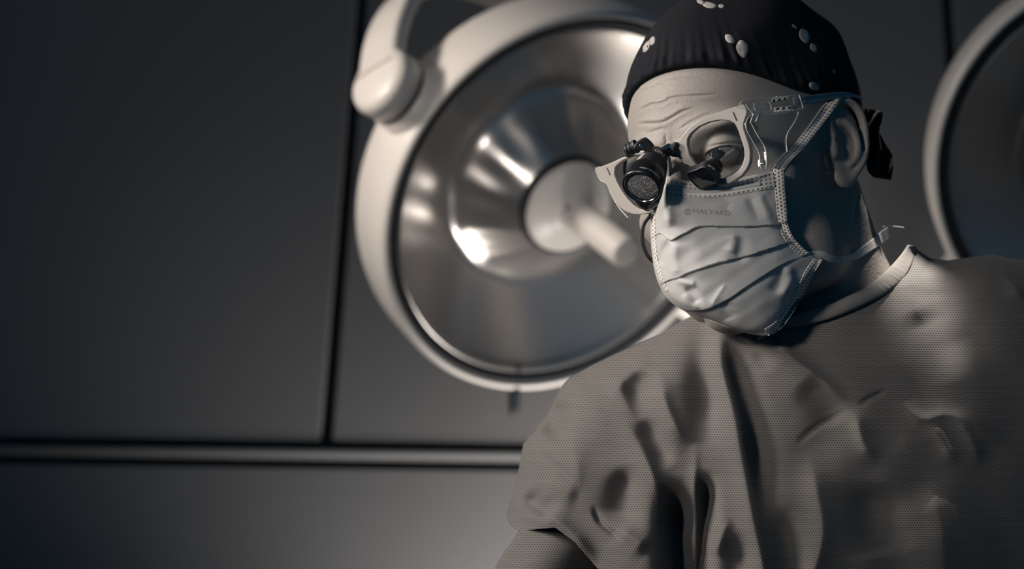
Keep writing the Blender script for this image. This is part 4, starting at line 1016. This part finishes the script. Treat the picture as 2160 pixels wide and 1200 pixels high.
# head light
LAx = cdir(-.33, -.635, .70); LF = P(1353, 395, 122)
hl = mesh('head_light', *lathe(LF, LAx, [(t / 1000, r / 1000) for t, r in [(-3, 11.6), (-.5, 11.8), (.2, 12.2), (.6, 12.8), (.5, 13.5), (-.2, 14.1), (-1.2, 14.3), (-3, 14.2), (-8, 14.1), (-13.5, 13.6), (-14.2, 13.2)] +
   [q for k in range(6) for q in ((-15 - 2.1 * k, 13.3 - .45 * k), (-15.9 - 2.1 * k, 13.2 - .45 * k), (-16.1 - 2.1 * k, 12.4 - .45 * k), (-16.9 - 2.1 * k, 12.3 - .45 * k))] +
   [(-28, 10.6), (-28.5, 9.3), (-33, 9.0), (-33.3, 8.6), (-37, 8.2), (-38.5, 7.0), (-39, 0)]], 72), M['black'], gl)
hl['label'] = 'black ribbed head light clipped to the bridge'
def dustglass():
    m, N, Lk, b = new_mat('dusty_light_lens'); tc = N.new('ShaderNodeTexCoord')
    v = N.new('ShaderNodeTexVoronoi'); v.inputs['Scale'].default_value = 780; Lk.new(tc.outputs['Object'], v.inputs['Vector'])
    r = N.new('ShaderNodeMapRange'); r.inputs[1].default_value = .26; r.inputs[2].default_value = .40; r.inputs[3].default_value = 1; r.inputs[4].default_value = 0; Lk.new(v.outputs['Distance'], r.inputs[0])
    n = N.new('ShaderNodeTexNoise'); n.inputs['Scale'].default_value = 420; Lk.new(tc.outputs['Object'], n.inputs['Vector'])
    th = mth(N, Lk, 'MULTIPLY', r.outputs[0], mth(N, Lk, 'GREATER_THAN', n.outputs[0], .46))
    mx = N.new('ShaderNodeMix'); mx.data_type = 'RGBA'; mx.inputs[6].default_value = (.20, .195, .19, 1); mx.inputs[7].default_value = (.95, .93, .9, 1); Lk.new(th, mx.inputs[0]); Lk.new(mx.outputs[2], b.inputs['Base Color'])
    b.inputs['Roughness'].default_value = .12; b.inputs['Metallic'].default_value = 0; b.inputs['Coat Weight'].default_value = .6
    bp = N.new('ShaderNodeBump'); bp.inputs['Distance'].default_value = .0008; bp.inputs['Strength'].default_value = .35
    n3 = N.new('ShaderNodeTexNoise'); n3.inputs['Scale'].default_value = 240; Lk.new(tc.outputs['Object'], n3.inputs['Vector']); Lk.new(n3.outputs[0], bp.inputs['Height']); Lk.new(bp.outputs[0], b.inputs['Normal'])
    return m
M['dust'] = dustglass()
mesh('light_lens', *lathe(LF, LAx, [(-.0018, .0118), (-.0010, .0105), (-.0004, .007), (-.0001, .003), (0, 0)], 48), M['dust'], hl)
_, la_n, la_b = basis(LAx)
def lamp_dir(px, py):               # direction round the barrel that shows at this pixel
    v = P(px, py, 122) - LF; v -= LAx * (v @ LAx); return v / np.linalg.norm(v)
mesh('bezel_ring', *lathe(LF, LAx, [(-.0006, .0118), (.0004, .0121), (.0005, .0124), (-.0002, .0126)], 72), M['steel'], hl)
def barrel_text(txt, t, r, a0, a1, hgt, e1, name):
    v, f = text_mesh(txt, 1.0, .008); v = v - v.min(0); wd, ht = v.max(0); e2 = np.cross(LAx, e1); A = a0 + (a1 - a0) * v[:, 0] / wd
    V = LF + LAx * (t + hgt * (1 - v[:, 1:] / ht) - hgt) + r * (np.cos(A)[:, None] * e1 + np.sin(A)[:, None] * e2)
    return mesh(name, V, f, M['print'], hl, smooth=False)
CE = -(FWD) - LAx * (-(FWD) @ LAx); CE /= np.linalg.norm(CE)     # side of the barrel turned to the camera
barrel_text('Designs for Vision', -.0030, .01435, -.62, .55, .0019, CE, 'barrel_lettering')
barrel_text('LED', -.0298, .0094, -.5, .35, .0026, CE, 'barrel_lettering')
# joint and clip to the bridge
jt = [P(1388, 320, 98), P(1402, 313, 99), P(1413, 306, 98)]
mesh('hinge_bar', *tube(lin(jt, 6), .0018, 12), M['steel'], hl)
mesh('hinge_bar', *tube(lin([P(1394, 328, 97), P(1416, 318, 96)], 6), .0030, 14), M['black'], hl)
plate('bridge_clip', z1([(1075, 262), (1150, 228), (1185, 250), (1170, 290), (1150, 330), (1195, 400), (1150, 425), (1095, 420), (1070, 380)]), 'black_matt', gl, 4, 7, bev=.0012)
# plug and cord
def fr_(p, d): return basis(d)
pd = P(1336, 314, 84) - P(1378, 296, 90); pd /= np.linalg.norm(pd)
plug_pts = [(1379, 302), (1373, 325), (1362, 322), (1354, 317), (1345, 319), (1338, 309), (1346, 298), (1357, 290), (1364, 290), (1379, 306)]
pq = closed_cr([(1380, 307), (1374, 317), (1364, 323), (1356, 317), (1347, 319), (1337, 312), (1341, 301), (1356, 291), (1365, 291)], 40)
pA = P(pq[:, 0], pq[:, 1], 98); pB = P(pq[:, 0], pq[:, 1], 86)
plug = bevel(mesh('plug', *prism(pA, pB), M['black_matt'], hl, smooth=False, fix=True), .0022, 4, 40)
sr = [(0, 5.2), (2.0, 5.2), (2.3, 4.6), (3.3, 4.6), (3.6, 5.0), (5.0, 4.9), (5.3, 4.2), (6.3, 4.2), (6.6, 4.6), (8, 4.4), (9, 3.2), (9.2, 0)]
mesh('strain_relief', *lathe(P(1343, 308, 92), pd, [(t / 1000 * 1.0, r / 1000 * .95) for t, r in sr], 28), M['black_matt'], plug)
mesh('plug_screw', *lathe(P(1353, 307, 98), cdir(0, 0, 1), [(-.001, .0013), (.0003, .0013), (.0004, .001), (.0001, .0005), (.0001, 0)], 16), M['steel'], plug)
cord = cr([(1334, 314, 90), (1328, 318, 80), (1322, 330, 60), (1318, 360, 45), (1330, 400, 42), (1362, 436, 46), (1372, 452, 46), (1359, 472, 44), (1355, 497, 42), (1360, 525, 40), (1376, 550, 36), (1420, 575, 20), (1500, 600, 0)], 120)
cv = np.array([P(*c) for c in cord]); mesh('cord', *tube(cv, .0014, 10), M['black_matt'], hl)

# loupes
def loupe(cx, cy, z, corners, barrel, name_label, lettering=None):
    c0 = P(cx, cy, z); ax = cdir(-.36, -.62, .69)
    Q = closed_cr([p for p in corners], 64); A = np.array([plane_pt(x, y, c0, ax) for x, y in Q]); cen = A.mean(0)
    def ring(s_, t): return cen + (A - cen) * s_ + ax * t / 1000
    lays = [ring(.88, -.6), ring(.93, 0), ring(1.0, -.2), ring(1.05, -1.0), ring(1.07, -4), ring(1.05, -7), ring(.98, -8.5), ring(.6, -9.5), ring(.02, -9.6)]
    n = 64; V = np.concatenate(lays); F_ = [(r * n + j, r * n + (j + 1) % n, (r + 1) * n + (j + 1) % n, (r + 1) * n + j) for r in range(len(lays) - 1) for j in range(n)]
    b = mesh('loupe', V, F_, M['black_matt'], gl, fix=True); b['label'] = name_label; bevel(b, .0004, 2, 40)
    lays = [ring(.90, -.7), ring(.6, -.3), ring(.3, 0), ring(.01, .1)]; V = np.concatenate(lays)
    F_ = [(r * n + j, r * n + (j + 1) % n, (r + 1) * n + (j + 1) % n, (r + 1) * n + j) for r in range(3) for j in range(n)]
    mesh('loupe_lens', V, F_, M['dark_glass'], b, fix=True)
    bc = P(*barrel); d = cen - ax * .0085 - bc; ln = np.linalg.norm(d); d = d / ln
    mesh('loupe_barrel', *lathe(bc, d, [(-.004, 0), (-.004, .0052), (-.0035, .0060), (ln * .25, .0062), (ln * .3, .0056), (ln * .6, .0056), (ln * .65, .0062), (ln + .001, .0064), (ln + .0015, 0)], 40), M['black'], b)
    return b, cen, ax
lp, lcen, lax = loupe(1481, 377, 112, [(1485, 353), (1466, 360), (1449, 367.5), (1460, 386), (1478, 400), (1496, 393), (1512.5, 385), (1503, 367)], (1504, 353, 101), 'black loupe over the left eye', None)
# second loupe, mostly behind the head light
loupe(1367, 416, 86, [(1370, 392), (1352, 402), (1336, 414), (1345, 432), (1364, 446), (1382, 438), (1399, 428), (1388, 408)], (1384, 388, 74), 'black loupe behind the head light')
# engraved band on the near loupe
v, f = text_mesh('EXP 3.5', 1.0, .008); v = v - v.min(0); wd, ht = v.max(0)
e = np.array([(1492.5, 349.0), (1506, 358)]); dirp = e[1] - e[0]; nn = np.array([dirp[1], -dirp[0]]) / np.linalg.norm(dirp)
q = e[0] + v[:, :1] / wd * dirp + v[:, 1:] / ht * 3.4 * nn
LB = bvh_of(lp); zz = np.array([hit([LB], x, y) or 114 for x, y in q])
mesh('loupe_lettering', P(q[:, 0], q[:, 1], np.full(len(q), zz.max()) + .3), f, M['print'], lp, smooth=False)
